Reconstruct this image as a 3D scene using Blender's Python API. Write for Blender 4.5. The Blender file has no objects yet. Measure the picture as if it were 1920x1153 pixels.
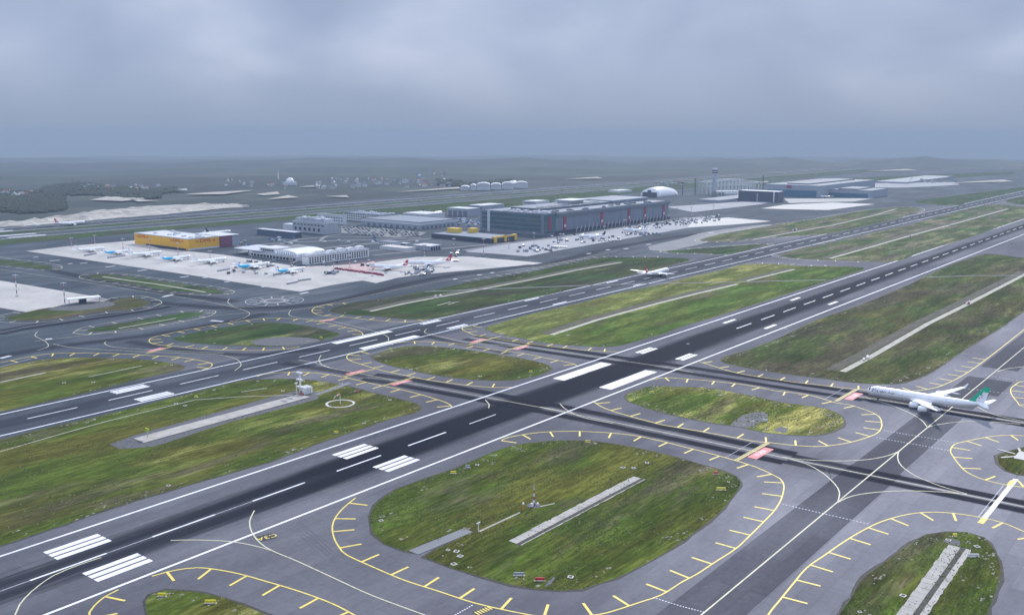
import bpy, math, random
import numpy as np
from mathutils import Vector, Matrix
random.seed(7); np.random.seed(7)
R = math.radians
C = bpy.context.scene.collection
S = bpy.context.scene

# ------------------------------------------------------------------ camera, sky, sun, exposure
# World frame: X runs along the runways, Y across them (to the left), Z up, the drone hangs above the origin.
F_PX, PITCH, ROLL, TH, CAM_H = 1804.21, .1787, .0020, .6652, 163.39
cd = bpy.data.cameras.new('camera'); cam = bpy.data.objects.new('camera', cd); C.objects.link(cam)
cd.sensor_width = 36; cd.lens = F_PX / 1920 * 36; cd.clip_start = 1; cd.clip_end = 60000
cam.location = (0, 0, CAM_H)
cam.matrix_world = Matrix.Translation((0, 0, CAM_H)) @ Matrix.Rotation(TH - math.pi/2, 4, 'Z') @ \
    Matrix.Rotation(math.pi/2 - PITCH, 4, 'X') @ Matrix.Rotation(ROLL, 4, 'Z')
S.camera = cam
S.render.resolution_x, S.render.resolution_y = 1024, 614
SUN_EL, SUN_AZ = R(36), R(19)
w = bpy.data.worlds.new('World'); S.world = w; w.use_nodes = True
nt = w.node_tree; nt.nodes.clear(); N = nt.nodes.new; LK = nt.links.new
out = N('ShaderNodeOutputWorld'); sky = N('ShaderNodeTexSky'); sky.sky_type = 'NISHITA'; sky.sun_disc = False
sky.sun_elevation = SUN_EL; sky.sun_rotation = math.pi/2 - SUN_AZ; sky.altitude = 100; sky.air_density = 1.2; sky.dust_density = 1
bg1 = N('ShaderNodeBackground'); bg1.inputs[1].default_value = .10; LK(sky.outputs[0], bg1.inputs[0])
tc = N('ShaderNodeTexCoord'); sep = N('ShaderNodeSeparateXYZ'); LK(tc.outputs['Generated'], sep.inputs[0])
def wm(op, a, b=None, c=None):
    n = N('ShaderNodeMath'); n.operation = op
    for i, v in enumerate((a, b, c)):
        if v is None: continue
        if isinstance(v, (int, float)): n.inputs[i].default_value = v
        else: LK(v, n.inputs[i])
    return n.outputs[0]
cb = N('ShaderNodeCombineXYZ'); LK(sep.outputs[0], cb.inputs[0]); LK(sep.outputs[1], cb.inputs[1]); LK(wm('MULTIPLY', sep.outputs[2], 1.7), cb.inputs[2])
mp = N('ShaderNodeMapping'); mp.inputs['Location'].default_value = (3.1, 1.7, .2); mp.inputs['Rotation'].default_value = (0, 0, .5); LK(cb.outputs[0], mp.inputs[0])
n1 = N('ShaderNodeTexNoise'); n1.inputs['Scale'].default_value = 5.2; n1.inputs['Detail'].default_value = 4; n1.inputs['Roughness'].default_value = .42; n1.inputs['Distortion'].default_value = .35
LK(mp.outputs[0], n1.inputs['Vector'])
cr = N('ShaderNodeValToRGB'); e = cr.color_ramp.elements
e[0].position = .33; e[0].color = (.32, .39, .565, 1); e[1].position = .66; e[1].color = (.52, .585, .75, 1)
e.new(.5).color = (.39, .465, .645, 1); LK(n1.outputs[0], cr.inputs[0])
# murkier, bluer cloud base near the horizon
hz = N('ShaderNodeMapRange'); hz.interpolation_type = 'SMOOTHSTEP'; hz.inputs[1].default_value = -.012; hz.inputs[2].default_value = .10; LK(sep.outputs[2], hz.inputs[0])
mx = N('ShaderNodeMix'); mx.data_type = 'RGBA'; LK(hz.outputs[0], mx.inputs[0]); mx.inputs[6].default_value = (.275, .345, .487, 1); LK(cr.outputs[0], mx.inputs[7])
# an overcast sky is up to three times brighter overhead than at the horizon
zen = N('ShaderNodeMapRange'); zen.interpolation_type = 'SMOOTHSTEP'; zen.inputs[1].default_value = .13; zen.inputs[2].default_value = .9
zen.inputs[3].default_value = 1.0; zen.inputs[4].default_value = 2.25; LK(sep.outputs[2], zen.inputs[0])
bg2 = N('ShaderNodeBackground'); LK(mx.outputs[2], bg2.inputs[0]); LK(zen.outputs[0], bg2.inputs[1])
ms = N('ShaderNodeMixShader'); ms.inputs[0].default_value = .975; LK(bg1.outputs[0], ms.inputs[1]); LK(bg2.outputs[0], ms.inputs[2]); LK(ms.outputs[0], out.inputs[0])
sd = bpy.data.lights.new('sun', 'SUN'); sun = bpy.data.objects.new('sun', sd); C.objects.link(sun)
sd.energy = 3.4; sd.angle = R(2.5); sd.color = (1, .96, .9)
sun.location = (0, 0, 400)
sun.rotation_euler = Vector((math.cos(SUN_AZ)*math.cos(SUN_EL), math.sin(SUN_AZ)*math.cos(SUN_EL), math.sin(SUN_EL))).to_track_quat('Z', 'Y').to_euler()
S.view_settings.view_transform = 'Standard'; S.view_settings.look = 'None'; S.view_settings.exposure = .10; S.view_settings.gamma = 1
S.cycles.max_bounces = 4; S.cycles.diffuse_bounces = 2; S.cycles.volume_bounces = 0; S.cycles.glossy_bounces = 2; S.cycles.transparent_max_bounces = 12

# ------------------------------------------------------------------ survey: photograph pixel -> point on the ground
def unproj(u, v, z=0.):
    a, b = u - 960, v - 576.5; c, s = math.cos(ROLL), math.sin(ROLL)
    x = (c*a + s*b) / F_PX; zz = -(-s*a + c*b) / F_PX
    Y = math.cos(PITCH) + zz*math.sin(PITCH); Z = zz*math.cos(PITCH) - math.sin(PITCH)
    t = (z - CAM_H) / Z; X, Y = x*t, Y*t
    return (X*math.sin(TH) + Y*math.cos(TH), -X*math.cos(TH) + Y*math.sin(TH))
def proj(X, Y, Z=0.):
    x = X*math.sin(TH) - Y*math.cos(TH); y = X*math.cos(TH) + Y*math.sin(TH)
    d = y*math.cos(PITCH) - (Z-CAM_H)*math.sin(PITCH); zz = y*math.sin(PITCH) + (Z-CAM_H)*math.cos(PITCH)
    a, b = F_PX*x/d, -F_PX*zz/d; c, s = math.cos(ROLL), math.sin(ROLL)
    return 960 + c*a - s*b, 576.5 + s*a + c*b
def bis(f, lo, hi):
    flo = f(lo) > 0
    for _ in range(50):
        m = (lo+hi)/2
        if (f(m) > 0) == flo: lo = m
        else: hi = m
    return (lo+hi)/2
def height_at(P, v): return bis(lambda h: proj(P[0], P[1], h)[1] - v, 0, 300)

# ------------------------------------------------------------------ tags and mesh helpers
def tag(o, label=None, cat=None, group=None, kind=None):
    if label: o['label'] = label
    if cat: o['category'] = cat
    if group: o['group'] = group
    if kind: o['kind'] = kind
    return o
def empty(name, loc, rz=0):
    o = bpy.data.objects.new(name, None); C.objects.link(o); o.location = (loc[0], loc[1], loc[2] if len(loc) > 2 else 0); o.rotation_euler.z = rz
    o.empty_display_size = 1
    return o
class MB:
    def __init__(s): s.v = []; s.f = []; s.m = []; s.uv = None
    def add(s, vs, fs, m=0):
        b = len(s.v); s.v += [tuple(p) for p in vs]
        for f in fs: s.f.append(tuple(b+i for i in f)); s.m.append(m)
    def box(s, x0, x1, y0, y1, z0, z1, m=0, rz=0, c=None, top=None):
        vs = [(x, y, z) for z in (z0, z1) for x, y in ((x0, y0), (x1, y0), (x1, y1), (x0, y1))]
        if rz:
            cx, cy = c if c else ((x0+x1)/2, (y0+y1)/2); k, q = math.cos(rz), math.sin(rz)
            vs = [(cx+(x-cx)*k-(y-cy)*q, cy+(x-cx)*q+(y-cy)*k, z) for x, y, z in vs]
        s.add(vs, [(0, 3, 2, 1)], m); s.add(vs, [(0, 1, 5, 4), (1, 2, 6, 5), (2, 3, 7, 6), (3, 0, 4, 7)], m); s.add(vs, [(4, 5, 6, 7)], m if top is None else top)
        return s
    def tube(s, p, q, r0, r1=None, n=8, m=0, caps=True):
        r1 = r0 if r1 is None else r1; p, q = Vector(p), Vector(q); d = (q-p).normalized()
        a = d.orthogonal().normalized(); b = d.cross(a); vs = []
        for c, r in ((p, r0), (q, r1)):
            for i in range(n):
                t = 2*math.pi*i/n; vs.append(c + a*(r*math.cos(t)) + b*(r*math.sin(t)))
        fs = [(i, (i+1) % n, n+(i+1) % n, n+i) for i in range(n)]
        if caps: fs += [tuple(range(n-1, -1, -1)), tuple(range(n, 2*n))]
        s.add(vs, fs, m); return s
    def loft(s, rings, m=0, caps=True, closed=True, mfun=None):
        n = len(rings[0]); b = len(s.v)
        for r in rings: s.v += [tuple(p) for p in r]
        for k in range(len(rings)-1):
            for i in range(n if closed else n-1):
                j = (i+1) % n
                s.f.append((b+k*n+i, b+k*n+j, b+(k+1)*n+j, b+(k+1)*n+i))
                s.m.append(mfun(k, i) if mfun else m)
        if caps and closed:
            s.f.append(tuple(b+i for i in range(n-1, -1, -1))); s.m.append(mfun(0, 0) if mfun else m)
            s.f.append(tuple(b+(len(rings)-1)*n+i for i in range(n))); s.m.append(mfun(len(rings)-2, 0) if mfun else m)
        return s
    def mesh(s, name, mats):
        me = bpy.data.meshes.new(name); me.from_pydata(s.v, [], s.f)
        for mt in (mats if isinstance(mats, (list, tuple)) else [mats]): me.materials.append(mt)
        me.polygons.foreach_set('material_index', s.m); return me
    def build(s, name, mats, parent=None, smooth=False):
        me = s.mesh(name, mats)
        if smooth: me.polygons.foreach_set('use_smooth', [True]*len(me.polygons))
        if s.uv is not None:
            l = me.uv_layers.new(name='UVMap')
            l.data.foreach_set('uv', [c for lp in me.loops for c in s.uv[lp.vertex_index]])
        me.update(); o = bpy.data.objects.new(name, me); C.objects.link(o)
        if parent: o.parent = parent
        return o
def copy_tree(o, parent=None):
    c = o.copy(); C.objects.link(c); c.parent = parent
    for ch in list(o.children): copy_tree(ch, c)
    return c
def struct(name, mb, m, smooth=False): return tag(mb.build(name, m, None, smooth), kind='structure')

# ------------------------------------------------------------------ materials
class NT:
    def __init__(s, name):
        s.mat = bpy.data.materials.new(name); s.mat.use_nodes = True; s.t = s.mat.node_tree
        s.bsdf = s.t.nodes['Principled BSDF']; s.out = s.t.nodes['Material Output']
    def n(s, ty, **kw):
        n = s.t.nodes.new('ShaderNode'+ty)
        for k, v in kw.items():
            if k in n.inputs: s.link(v, n.inputs[k])
            else: setattr(n, k, v)
        return n
    def link(s, v, i):
        if hasattr(v, 'is_linked'): s.t.links.new(v, i)
        else: i.default_value = v
    def pos(s): return s.n('NewGeometry').outputs['Position']
    def obj(s): return s.n('TexCoord').outputs['Object']
    def math(s, op, a, b=0., c=0.):
        n = s.n('Math', operation=op); s.link(a, n.inputs[0]); s.link(b, n.inputs[1]); s.link(c, n.inputs[2]); return n.outputs[0]
    def noise(s, vec, scale, sc=(1, 1, 1), detail=4, rough=.55, loc=(0, 0, 0), dist=0.):
        m = s.n('Mapping'); s.link(vec, m.inputs[0]); m.inputs['Scale'].default_value = sc; m.inputs['Location'].default_value = loc
        n = s.n('TexNoise'); s.link(m.outputs[0], n.inputs['Vector']); n.inputs['Scale'].default_value = scale
        n.inputs['Detail'].default_value = detail; n.inputs['Roughness'].default_value = rough; n.inputs['Distortion'].default_value = dist
        return n.outputs[0]
    def ramp(s, f, stops, interp='LINEAR'):
        n = s.n('ValToRGB'); s.link(f, n.inputs[0]); n.color_ramp.interpolation = interp
        el = n.color_ramp.elements
        while len(el) < len(stops): el.new(.5)
        for e_, (p, c) in zip(el, stops): e_.position = p; e_.color = (*c, 1) if not isinstance(c, (int, float)) else (c, c, c, 1)
        return n.outputs[0]
    def mix(s, f, a, b, mode='MIX'):
        n = s.n('Mix', data_type='RGBA', blend_type=mode); s.link(f, n.inputs[0])
        for v, i in ((a, 6), (b, 7)): s.link(v if hasattr(v, 'is_linked') or len(v) == 4 else (*v, 1), n.inputs[i])
        return n.outputs[2]
    def sstep(s, v, lo, hi, a=0., b=1.):
        n = s.n('MapRange', interpolation_type='SMOOTHSTEP'); s.link(v, n.inputs[0]); s.link(lo, n.inputs[1]); s.link(hi, n.inputs[2]); n.inputs[3].default_value = a; n.inputs[4].default_value = b
        return n.outputs[0]
    def done(s, col, rough=.8, bump=None, bstr=.3, bdist=.2, metal=0., spec=.3):
        s.link(col if hasattr(col, 'is_linked') else (*col, 1), s.bsdf.inputs['Base Color']); s.link(rough, s.bsdf.inputs['Roughness'])
        s.bsdf.inputs['Metallic'].default_value = metal; s.bsdf.inputs['Specular IOR Level'].default_value = spec
        if bump is not None:
            b = s.n('Bump'); b.inputs['Strength'].default_value = bstr; b.inputs['Distance'].default_value = bdist; s.link(bump, b.inputs['Height']); s.link(b.outputs[0], s.bsdf.inputs['Normal'])
        return s.mat

def asphalt_nodes(t, base, dark, light, seed=0):
    p = t.pos()
    a = t.noise(p, .006, (1, 1.6, 1), 5, .6, (seed, 3, 0))
    b = t.noise(p, .05, (.18, 1, 1), 4, .6, (0, seed, 0))
    f = t.noise(p, .35, (1, 1, 1), 4, .65)
    pv = t.n('TexBrick'); mpg = t.n('Mapping'); t.link(p, mpg.inputs[0]); t.link(mpg.outputs[0], pv.inputs['Vector'])
    pv.inputs['Scale'].default_value = 1; pv.inputs['Brick Width'].default_value = 62; pv.inputs['Row Height'].default_value = 7.4; pv.inputs['Mortar Size'].default_value = .12
    pv.inputs['Color1'].default_value = (.34, .34, .34, 1); pv.inputs['Color2'].default_value = (.66, .66, .66, 1); pv.inputs['Mortar'].default_value = (.15, .15, .15, 1); pv.inputs['Bias'].default_value = 0
    v = t.math('ADD', t.math('MULTIPLY', a, .48), t.math('MULTIPLY', b, .22)); v = t.math('ADD', v, t.math('MULTIPLY', f, .16))
    sx = t.n('SeparateXYZ'); t.link(pv.outputs['Color'], sx.inputs[0]); v = t.math('ADD', v, t.math('MULTIPLY', sx.outputs[0], .16))
    t.v = v
    return t.ramp(v, [(.38, dark), (.5, base), (.62, light)]), f
def mat_asphalt(name, base, dark, light, seed=0, rough=.75):
    t = NT(name); c, f = asphalt_nodes(t, base, dark, light, seed); return t.done(c, .9, f, .15, .05, spec=.08)
def mat_runway(name, yc, base, dark, light, w0, x_on, x_peak, strength, tail=.75, x_cut=9e9):
    """asphalt with the band of tyre rubber that landings leave along the centre line"""
    t = NT(name); c, f = asphalt_nodes(t, base, dark, light, 5)
    p = t.pos(); sx = t.n('SeparateXYZ'); t.link(p, sx.inputs[0]); X, Y = sx.outputs[0], sx.outputs[1]
    dy = t.math('ABSOLUTE', t.math('SUBTRACT', Y, yc))
    st = t.noise(p, .9, (.012, 1, 1), 4, .7); st2 = t.noise(p, .12, (.05, 1, 1), 3, .6)
    wob = t.math('MULTIPLY', t.math('SUBTRACT', st2, .5), 9.)
    grow = t.sstep(X, x_on, x_peak); fall = t.sstep(X, x_peak+250, x_peak+1400, 1, tail)
    wd = t.math('MULTIPLY', t.math('ADD', t.math('MULTIPLY', grow, w0*.35), w0*.65), fall)
    d = t.math('SUBTRACT', t.math('ADD', wd, wob), dy)
    streak = t.math('MULTIPLY', t.math('SUBTRACT', st, .5), 16.)
    soft = t.math('SUBTRACT', 1., grow); d = t.math('ADD', d, t.math('MULTIPLY', streak, t.math('ADD', t.math('MULTIPLY', soft, 1.3), .45)))
    m = t.sstep(d, -4.5, 5.0)
    inner = t.sstep(dy, 1.0, 4.0, .72, 1.)
    gap = t.math('ADD', t.math('MULTIPLY', grow, .22), .78); m = t.math('MULTIPLY', m, t.math('MAXIMUM', inner, grow)); m = t.math('MULTIPLY', m, gap)
    m = t.math('MULTIPLY', m, strength)
    skid = t.sstep(t.noise(p, 1.3, (.01, 1, 1), 2, .5, (4, 9, 0)), .60, .70); skid = t.math('MULTIPLY', t.math('MULTIPLY', skid, t.sstep(dy, w0*.5, w0*1.7, 1, 0)), .45)
    m = t.math('MAXIMUM', m, t.math('MULTIPLY', skid, strength))
    col = t.mix(m, c, (.004, .005, .013))
    return t.done(col, .9, f, .12, .05, spec=.06)
def mat_marks(name, col, wear=.35, dim=None):
    """worn road paint"""
    t = NT(name); p = t.pos(); a = t.noise(p, .5, (.3, 1, 1), 5, .7); b = t.noise(p, .03, (1, 1, 1), 3, .5)
    m = t.sstep(t.math('ADD', t.math('MULTIPLY', a, .7), t.math('MULTIPLY', b, .3)), .36, .52, wear, 0)
    return t.done(t.mix(m, col, dim or (.12, .125, .15)), .6)
def mat_soft(name, col, edge=.25, opacity=.9, along=.03):
    """film of tyre rubber lying on the pavement, thinning to nothing at its sides (u across, v along in metres)"""
    t = NT(name); uv = t.n('UVMap').outputs[0]; sx = t.n('SeparateXYZ'); t.link(uv, sx.inputs[0])
    d = t.math('SUBTRACT', .5, t.math('ABSOLUTE', t.math('SUBTRACT', sx.outputs[0], .5)))
    n = t.noise(uv, 1., (9, along, 1), 4, .65); n2 = t.noise(uv, 1., (.5, along*.35, 1), 3, .5)
    a = t.sstep(t.math('ADD', d, t.math('MULTIPLY', t.math('SUBTRACT', n, .5), edge*.9)), 0., edge)
    a = t.math('MULTIPLY', a, t.sstep(n2, .28, .6, .45, 1)); a = t.math('MULTIPLY', a, opacity)
    t.done(col, .9, spec=.06); t.link(a, t.bsdf.inputs['Alpha']); return t.mat
def mat_grass(name, green=(.088, .102, .016), yel=(.24, .225, .075), brn=(.105, .088, .052), yellow=.5, brown=.4, ysplit=None, off=0.):
    t = NT(name); p = t.pos()
    big = t.noise(p, .010, (.6, 1.3, 1), 4, .6, (11+off, 2, 0), .5); mid = t.noise(p, .06, (.20, 1, 1), 5, .7, (5, 5+off, 0), .2); fine = t.noise(p, .55, (.16, 1, 1), 5, .75); tiny = t.noise(p, 1.5, (.45, 1, 1), 3, .75)
    v = t.math('ADD', t.math('MULTIPLY', mid, .5), t.math('MULTIPLY', fine, .5))
    lum = t.ramp(v, [(.37, .34), (.5, .86), (.63, 1.85)])
    hue = t.noise(p, .022, (.45, 1, 1), 4, .6, (60+off, 8, 0), .3)
    g = t.mix(t.sstep(hue, .40, .62), (green[0]*.72, green[1]*.94, green[2]*.8), (green[0]*1.15, green[1]*1.0, green[2]*1.1))
    ym = t.sstep(t.math('ADD', t.math('MULTIPLY', big, .6), t.math('MULTIPLY', mid, .4)), .60-.2*yellow, .74-.2*yellow)
    if ysplit:
        sy = t.n('SeparateXYZ'); t.link(p, sy.inputs[0]); ym = t.math('MULTIPLY', t.math('MAXIMUM', ym, .35), t.sstep(sy.outputs[1], ysplit-4, ysplit+4, .12, 1.3))
    c = t.mix(t.math('MULTIPLY', t.math('MINIMUM', ym, 1.), .85), g, yel)
    br = t.sstep(t.noise(p, .015, (.45, 1.4, 1), 5, .65, (31, 17+off, 0), .6), .62-.22*brown, .74-.2*brown)
    c = t.mix(t.math('MULTIPLY', br, .8), c, brn)
    c = t.mix(1., c, lum, 'MULTIPLY')
    c = t.mix(t.sstep(tiny, .64, .76, 0, .4), c, (.30, .28, .17)); c = t.mix(t.sstep(tiny, .28, .42, .6, 0), c, (.014, .022, .008))
    return t.done(c, .95, t.math('ADD', fine, tiny), .7, .5, spec=.02)
def mat_noise(name, a, b, scale=.1, sc=(1, 1, 1), rough=.8, metal=0., bump=.2, spec=.3, use_obj=False):
    t = NT(name); p = t.obj() if use_obj else t.pos(); n = t.noise(p, scale, sc, 5, .6); return t.done(t.ramp(n, [(.3, a), (.7, b)]), rough, n, bump, .1, metal, spec)
def mat_panel(name, a, b, w=6, h=3, rough=.5, mortar=.08, mcol=None, metal=0.):
    """cladding panels on the wall, sized in metres"""
    t = NT(name); p = t.obj(); sx = t.n('SeparateXYZ'); t.link(p, sx.inputs[0]); cbx = t.n('CombineXYZ')
    t.link(t.math('ADD', sx.outputs[0], sx.outputs[1]), cbx.inputs[0]); t.link(sx.outputs[2], cbx.inputs[1])
    br = t.n('TexBrick', offset=0.); t.link(cbx.outputs[0], br.inputs['Vector']); br.inputs['Scale'].default_value = 1; br.inputs['Brick Width'].default_value = w; br.inputs['Row Height'].default_value = h
    br.inputs['Mortar Size'].default_value = mortar; br.inputs['Color1'].default_value = (*a, 1); br.inputs['Color2'].default_value = (*b, 1); br.inputs['Mortar'].default_value = (*(mcol or tuple(c*.5 for c in a)), 1)
    n = t.noise(p, .08, (1, 1, .4), 4, .6); c = t.mix(t.math('MULTIPLY', n, .5), br.outputs['Color'], tuple(c*.7 for c in b))
    return t.done(c, rough, metal=metal)
M = {}
t = NT('asphalt_taxiway'); c, f = asphalt_nodes(t, (.110, .109, .124), (.070, .070, .084), (.165, .163, .182), 1)
px_, sx = t.pos(), t.n('SeparateXYZ'); t.link(px_, sx.inputs[0])
nz = t.math('MULTIPLY', t.math('SUBTRACT', t.noise(px_, .012, (1, 1, 1), 4, .6), .5), 160)
far_c = t.ramp(t.v, [(.38, (.028, .037, .048)), (.5, (.048, .060, .077)), (.62, (.105, .118, .135))])          # darker, bluer surface north of the runways
near_c = t.ramp(t.v, [(.38, (.13, .126, .142)), (.5, (.20, .194, .215)), (.62, (.28, .273, .295))])              # paler surface on the near taxiways
c = t.mix(t.sstep(t.math('ADD', sx.outputs[1], nz), 560, 680), c, far_c); c = t.mix(t.math('MULTIPLY', t.sstep(t.math('ADD', sx.outputs[1], nz), 275, 120), t.sstep(sx.outputs[0], 200, 420)), c, near_c)
M['pave'] = t.done(c, .9, f, .15, .05, spec=.08)
M['pave_dark'] = mat_asphalt('asphalt_new', (.074, .073, .087), (.054, .054, .066), (.125, .124, .14), 8)
M['far_pave'] = mat_asphalt('asphalt_far', (.075, .09, .115), (.05, .062, .082), (.13, .145, .17), 3)
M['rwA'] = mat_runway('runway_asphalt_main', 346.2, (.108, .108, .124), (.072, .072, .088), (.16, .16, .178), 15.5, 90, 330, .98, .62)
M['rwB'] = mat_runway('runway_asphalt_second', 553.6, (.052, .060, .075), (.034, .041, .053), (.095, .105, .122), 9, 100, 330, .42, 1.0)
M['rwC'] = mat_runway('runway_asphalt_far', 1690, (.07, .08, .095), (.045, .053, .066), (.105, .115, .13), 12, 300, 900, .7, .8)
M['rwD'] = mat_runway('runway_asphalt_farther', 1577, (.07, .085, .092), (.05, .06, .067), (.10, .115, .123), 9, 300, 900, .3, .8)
M['white'] = mat_marks('white_paint', (.80, .81, .85), .38)
M['dullwhite'] = mat_marks('faded_white_paint', (.55, .56, .60), .5)
M['yellow'] = mat_marks('yellow_paint', (.76, .60, .13), .3)
M['cream'] = mat_marks('cream_line_paint', (.60, .57, .40), .4)
M['black'] = mat_marks('black_paint', (.02, .021, .028), .2)
M['redpaint'] = mat_marks('red_paint', (.52, .10, .12), .25, (.6, .5, .5))
M['rubber'] = mat_soft('tyre_rubber', (.009, .010, .020), .24, .90)
M['rubber2'] = mat_soft('tyre_rubber_thin', (.02, .022, .036), .4, .55)
M['scuff'] = mat_soft('tyre_scuff', (.05, .052, .065), .5, .13)
M['soil'] = mat_noise('verge_soil', (.018, .02, .016), (.065, .06, .05), .6, bump=.6)
M['gravel'] = mat_noise('dark_gravel', (.05, .052, .06), (.13, .13, .14), .8, bump=.5)
M['g_deep'] = mat_grass('grass_deep_green', yellow=.05, brown=.45)
M['g_yel'] = mat_grass('grass_yellow_green', (.12, .14, .022), (.35, .31, .095), (.19, .15, .075), yellow=.75, brown=.45)
M['g_mix'] = mat_grass('grass_mixed', (.094, .104, .018), yellow=.42, brown=.50, off=3)
M['g_split'] = mat_grass('grass_two_tone', (.085, .125, .022), (.25, .23, .075), (.16, .135, .075), yellow=.6, brown=.30, ysplit=455)
M['g_olive'] = mat_grass('grass_olive', (.082, .090, .028), (.175, .165, .058), (.092, .078, .046), yellow=.30, brown=.75, off=9)
M['g_dark'] = mat_grass('grass_dark', (.052, .075, .024), (.17, .17, .055), (.06, .056, .04), yellow=.30, brown=.6, off=14)
M['g_far'] = mat_grass('grass_far', (.055, .085, .030), (.13, .135, .06), (.07, .066, .045), yellow=.2, brown=.5, off=5)
M['g_pale'] = mat_grass('grass_pale', (.10, .12, .045), (.22, .205, .10), (.165, .14, .10), yellow=.55, brown=.65, off=7)

def concrete_mat(name, a, b, slab=7.5):
    t = NT(name); p = t.pos(); n = t.noise(p, .02, (1, .5, 1), 5, .6); f = t.noise(p, .25, (1, 1, 1), 4, .6)
    br = t.n('TexBrick', offset=0.); t.link(p, br.inputs['Vector']); br.inputs['Scale'].default_value = 1; br.inputs['Brick Width'].default_value = slab; br.inputs['Row Height'].default_value = slab; br.inputs['Mortar Size'].default_value = .06
    br.inputs['Color1'].default_value = (.5, .5, .5, 1); br.inputs['Color2'].default_value = (.56, .56, .56, 1); br.inputs['Mortar'].default_value = (.38, .38, .38, 1)
    v = t.math('ADD', t.math('MULTIPLY', n, .7), t.math('MULTIPLY', f, .3)); c = t.ramp(v, [(.35, a), (.65, b)])
    c = t.mix(.5, c, br.outputs['Color'], 'OVERLAY')
    st = t.sstep(t.noise(p, .06, (.4, 1, 1), 3, .6, (7, 7, 0)), .62, .75, 0, .4); c = t.mix(st, c, tuple(x*.55 for x in a))
    return t.done(c, .85)
M['conc'] = concrete_mat('apron_concrete', (.33, .315, .30), (.50, .475, .445))
M['conc_grey'] = concrete_mat('apron_concrete_grey', (.26, .265, .29), (.36, .36, .375))
M['conc_pale'] = concrete_mat('apron_concrete_pale', (.48, .46, .43), (.60, .57, .52))
M['slab'] = mat_noise('channel_concrete', (.30, .285, .26), (.46, .43, .39), .15, (1, 1, 1), .85, bump=.3)
M['slabpale'] = mat_noise('channel_concrete_pale', (.30, .285, .235), (.48, .455, .38), .15, (1, 1, 1), .85); M['ditch'] = mat_noise('ditch_earth', (.045, .045, .030), (.12, .105, .075), .25, (.3, 1, 1), .95, bump=.5)
M['road'] = mat_noise('service_road', (.15, .16, .17), (.21, .215, .22), .05, (.3, 1, 1), .85)
M['sand'] = mat_noise('sand_bank', (.22, .20, .17), (.55, .52, .46), .06, (.35, 1, 1), .95, bump=1.)

def mat_simple(name, a, rough=.5, metal=0., var=.12, spec=.4):
    t = NT(name); n = t.noise(t.obj(), .35, (1, 1, 1), 4, .6); c = t.ramp(n, [(.3, tuple(x*(1-var) for x in a)), (.7, tuple(min(1, x*(1+var*.5)) for x in a))]); return t.done(c, rough, metal=metal, spec=spec)
for k, c, r_ in (('pwhite', (.93, .93, .93), .25), ('pgrey', (.36, .38, .42), .4), ('dark', (.02, .022, .03), .3), ('tyre', (.018, .018, .02), .8), ('red', (.60, .02, .04), .4), ('green', (.0, .52, .27), .35), ('cyan', (.01, .47, .80), .35), ('navy', (.02, .03, .07), .4),
                ('steel', (.45, .47, .5), .4), ('mastwhite', (.75, .75, .76), .5), ('mastred', (.40, .12, .09), .5), ('dhly', (.95, .50, .008), .5), ('dhlr', (.60, .02, .02), .5), ('wwhite', (.66, .68, .71), .6), ('wgrey', (.33, .37, .43), .6), ('wblue', (.055, .10, .17), .4), ('wdark', (.02, .032, .075), .5),
                ('roofl', (.60, .61, .64), .6), ('roofg', (.19, .22, .265), .7), ('roofd', (.12, .15, .20), .7), ('teal', (.02, .17, .26), .25), ('magenta', (.25, .04, .11), .5), ('yellowb', (.75, .50, .05), .5), ('signy', (.80, .70, .02), .4), ('treebark', (.07, .05, .035), .9), ('tile', (.25, .12, .08), .8), ('banner', (.30, .02, .07), .5), ('orange', (.7, .25, .06), .5), ('lime', (.45, .60, .03), .5), ('blu2', (.05, .15, .35), .5)):
    M[k] = mat_simple(k, c, r_)
M['glass'] = mat_panel('curtain_glass', (.03, .10, .13), (.05, .14, .18), 4, 3.5, .12, .12, (.10, .16, .2))
M['win'] = mat_simple('window_glass', (.02, .03, .045), .12)
M['clad'] = mat_panel('wall_cladding', (.17, .205, .27), (.21, .245, .315), 8, 60, .45, .25, (.12, .15, .20))
M['clad2'] = mat_panel('wall_cladding_pale', (.45, .48, .53), (.50, .53, .58), 9, 4, .5, .15)
M['louver'] = mat_panel('magenta_louvres', (.22, .04, .12), (.34, .09, .20), 3.2, 2.6, .5, .35, (.08, .03, .07))
M['tealp'] = mat_panel('hangar_door', (.015, .14, .24), (.02, .18, .29), 14, 60, .3, .2)
M['slate'] = mat_panel('hangar_dark_cladding', (.03, .045, .09), (.04, .06, .11), 12, 60, .4, .2)

# ------------------------------------------------------------------ ground sheets
def tri_poly(pts):
    """ear clipping for simple polygons"""
    n = len(pts); idx = list(range(n)); ar = sum(pts[i][0]*pts[(i+1) % n][1]-pts[(i+1) % n][0]*pts[i][1] for i in range(n))
    if ar < 0: idx.reverse()
    out_ = []
    def cr2(a, b, c): return (b[0]-a[0])*(c[1]-a[1])-(b[1]-a[1])*(c[0]-a[0])
    g = 0
    while len(idx) > 3 and g < 20000:
        for k in range(len(idx)):
            g += 1; i, j, l = idx[k-1], idx[k], idx[(k+1) % len(idx)]; a, b, c = pts[i], pts[j], pts[l]
            if cr2(a, b, c) <= 1e-9: continue
            if any(cr2(a, b, pts[q]) >= 0 and cr2(b, c, pts[q]) >= 0 and cr2(c, a, pts[q]) >= 0 for q in idx if q not in (i, j, l)): continue
            out_.append((i, j, l)); idx.pop(k); break
        else: break
    out_.append(tuple(idx)); return out_
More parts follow.
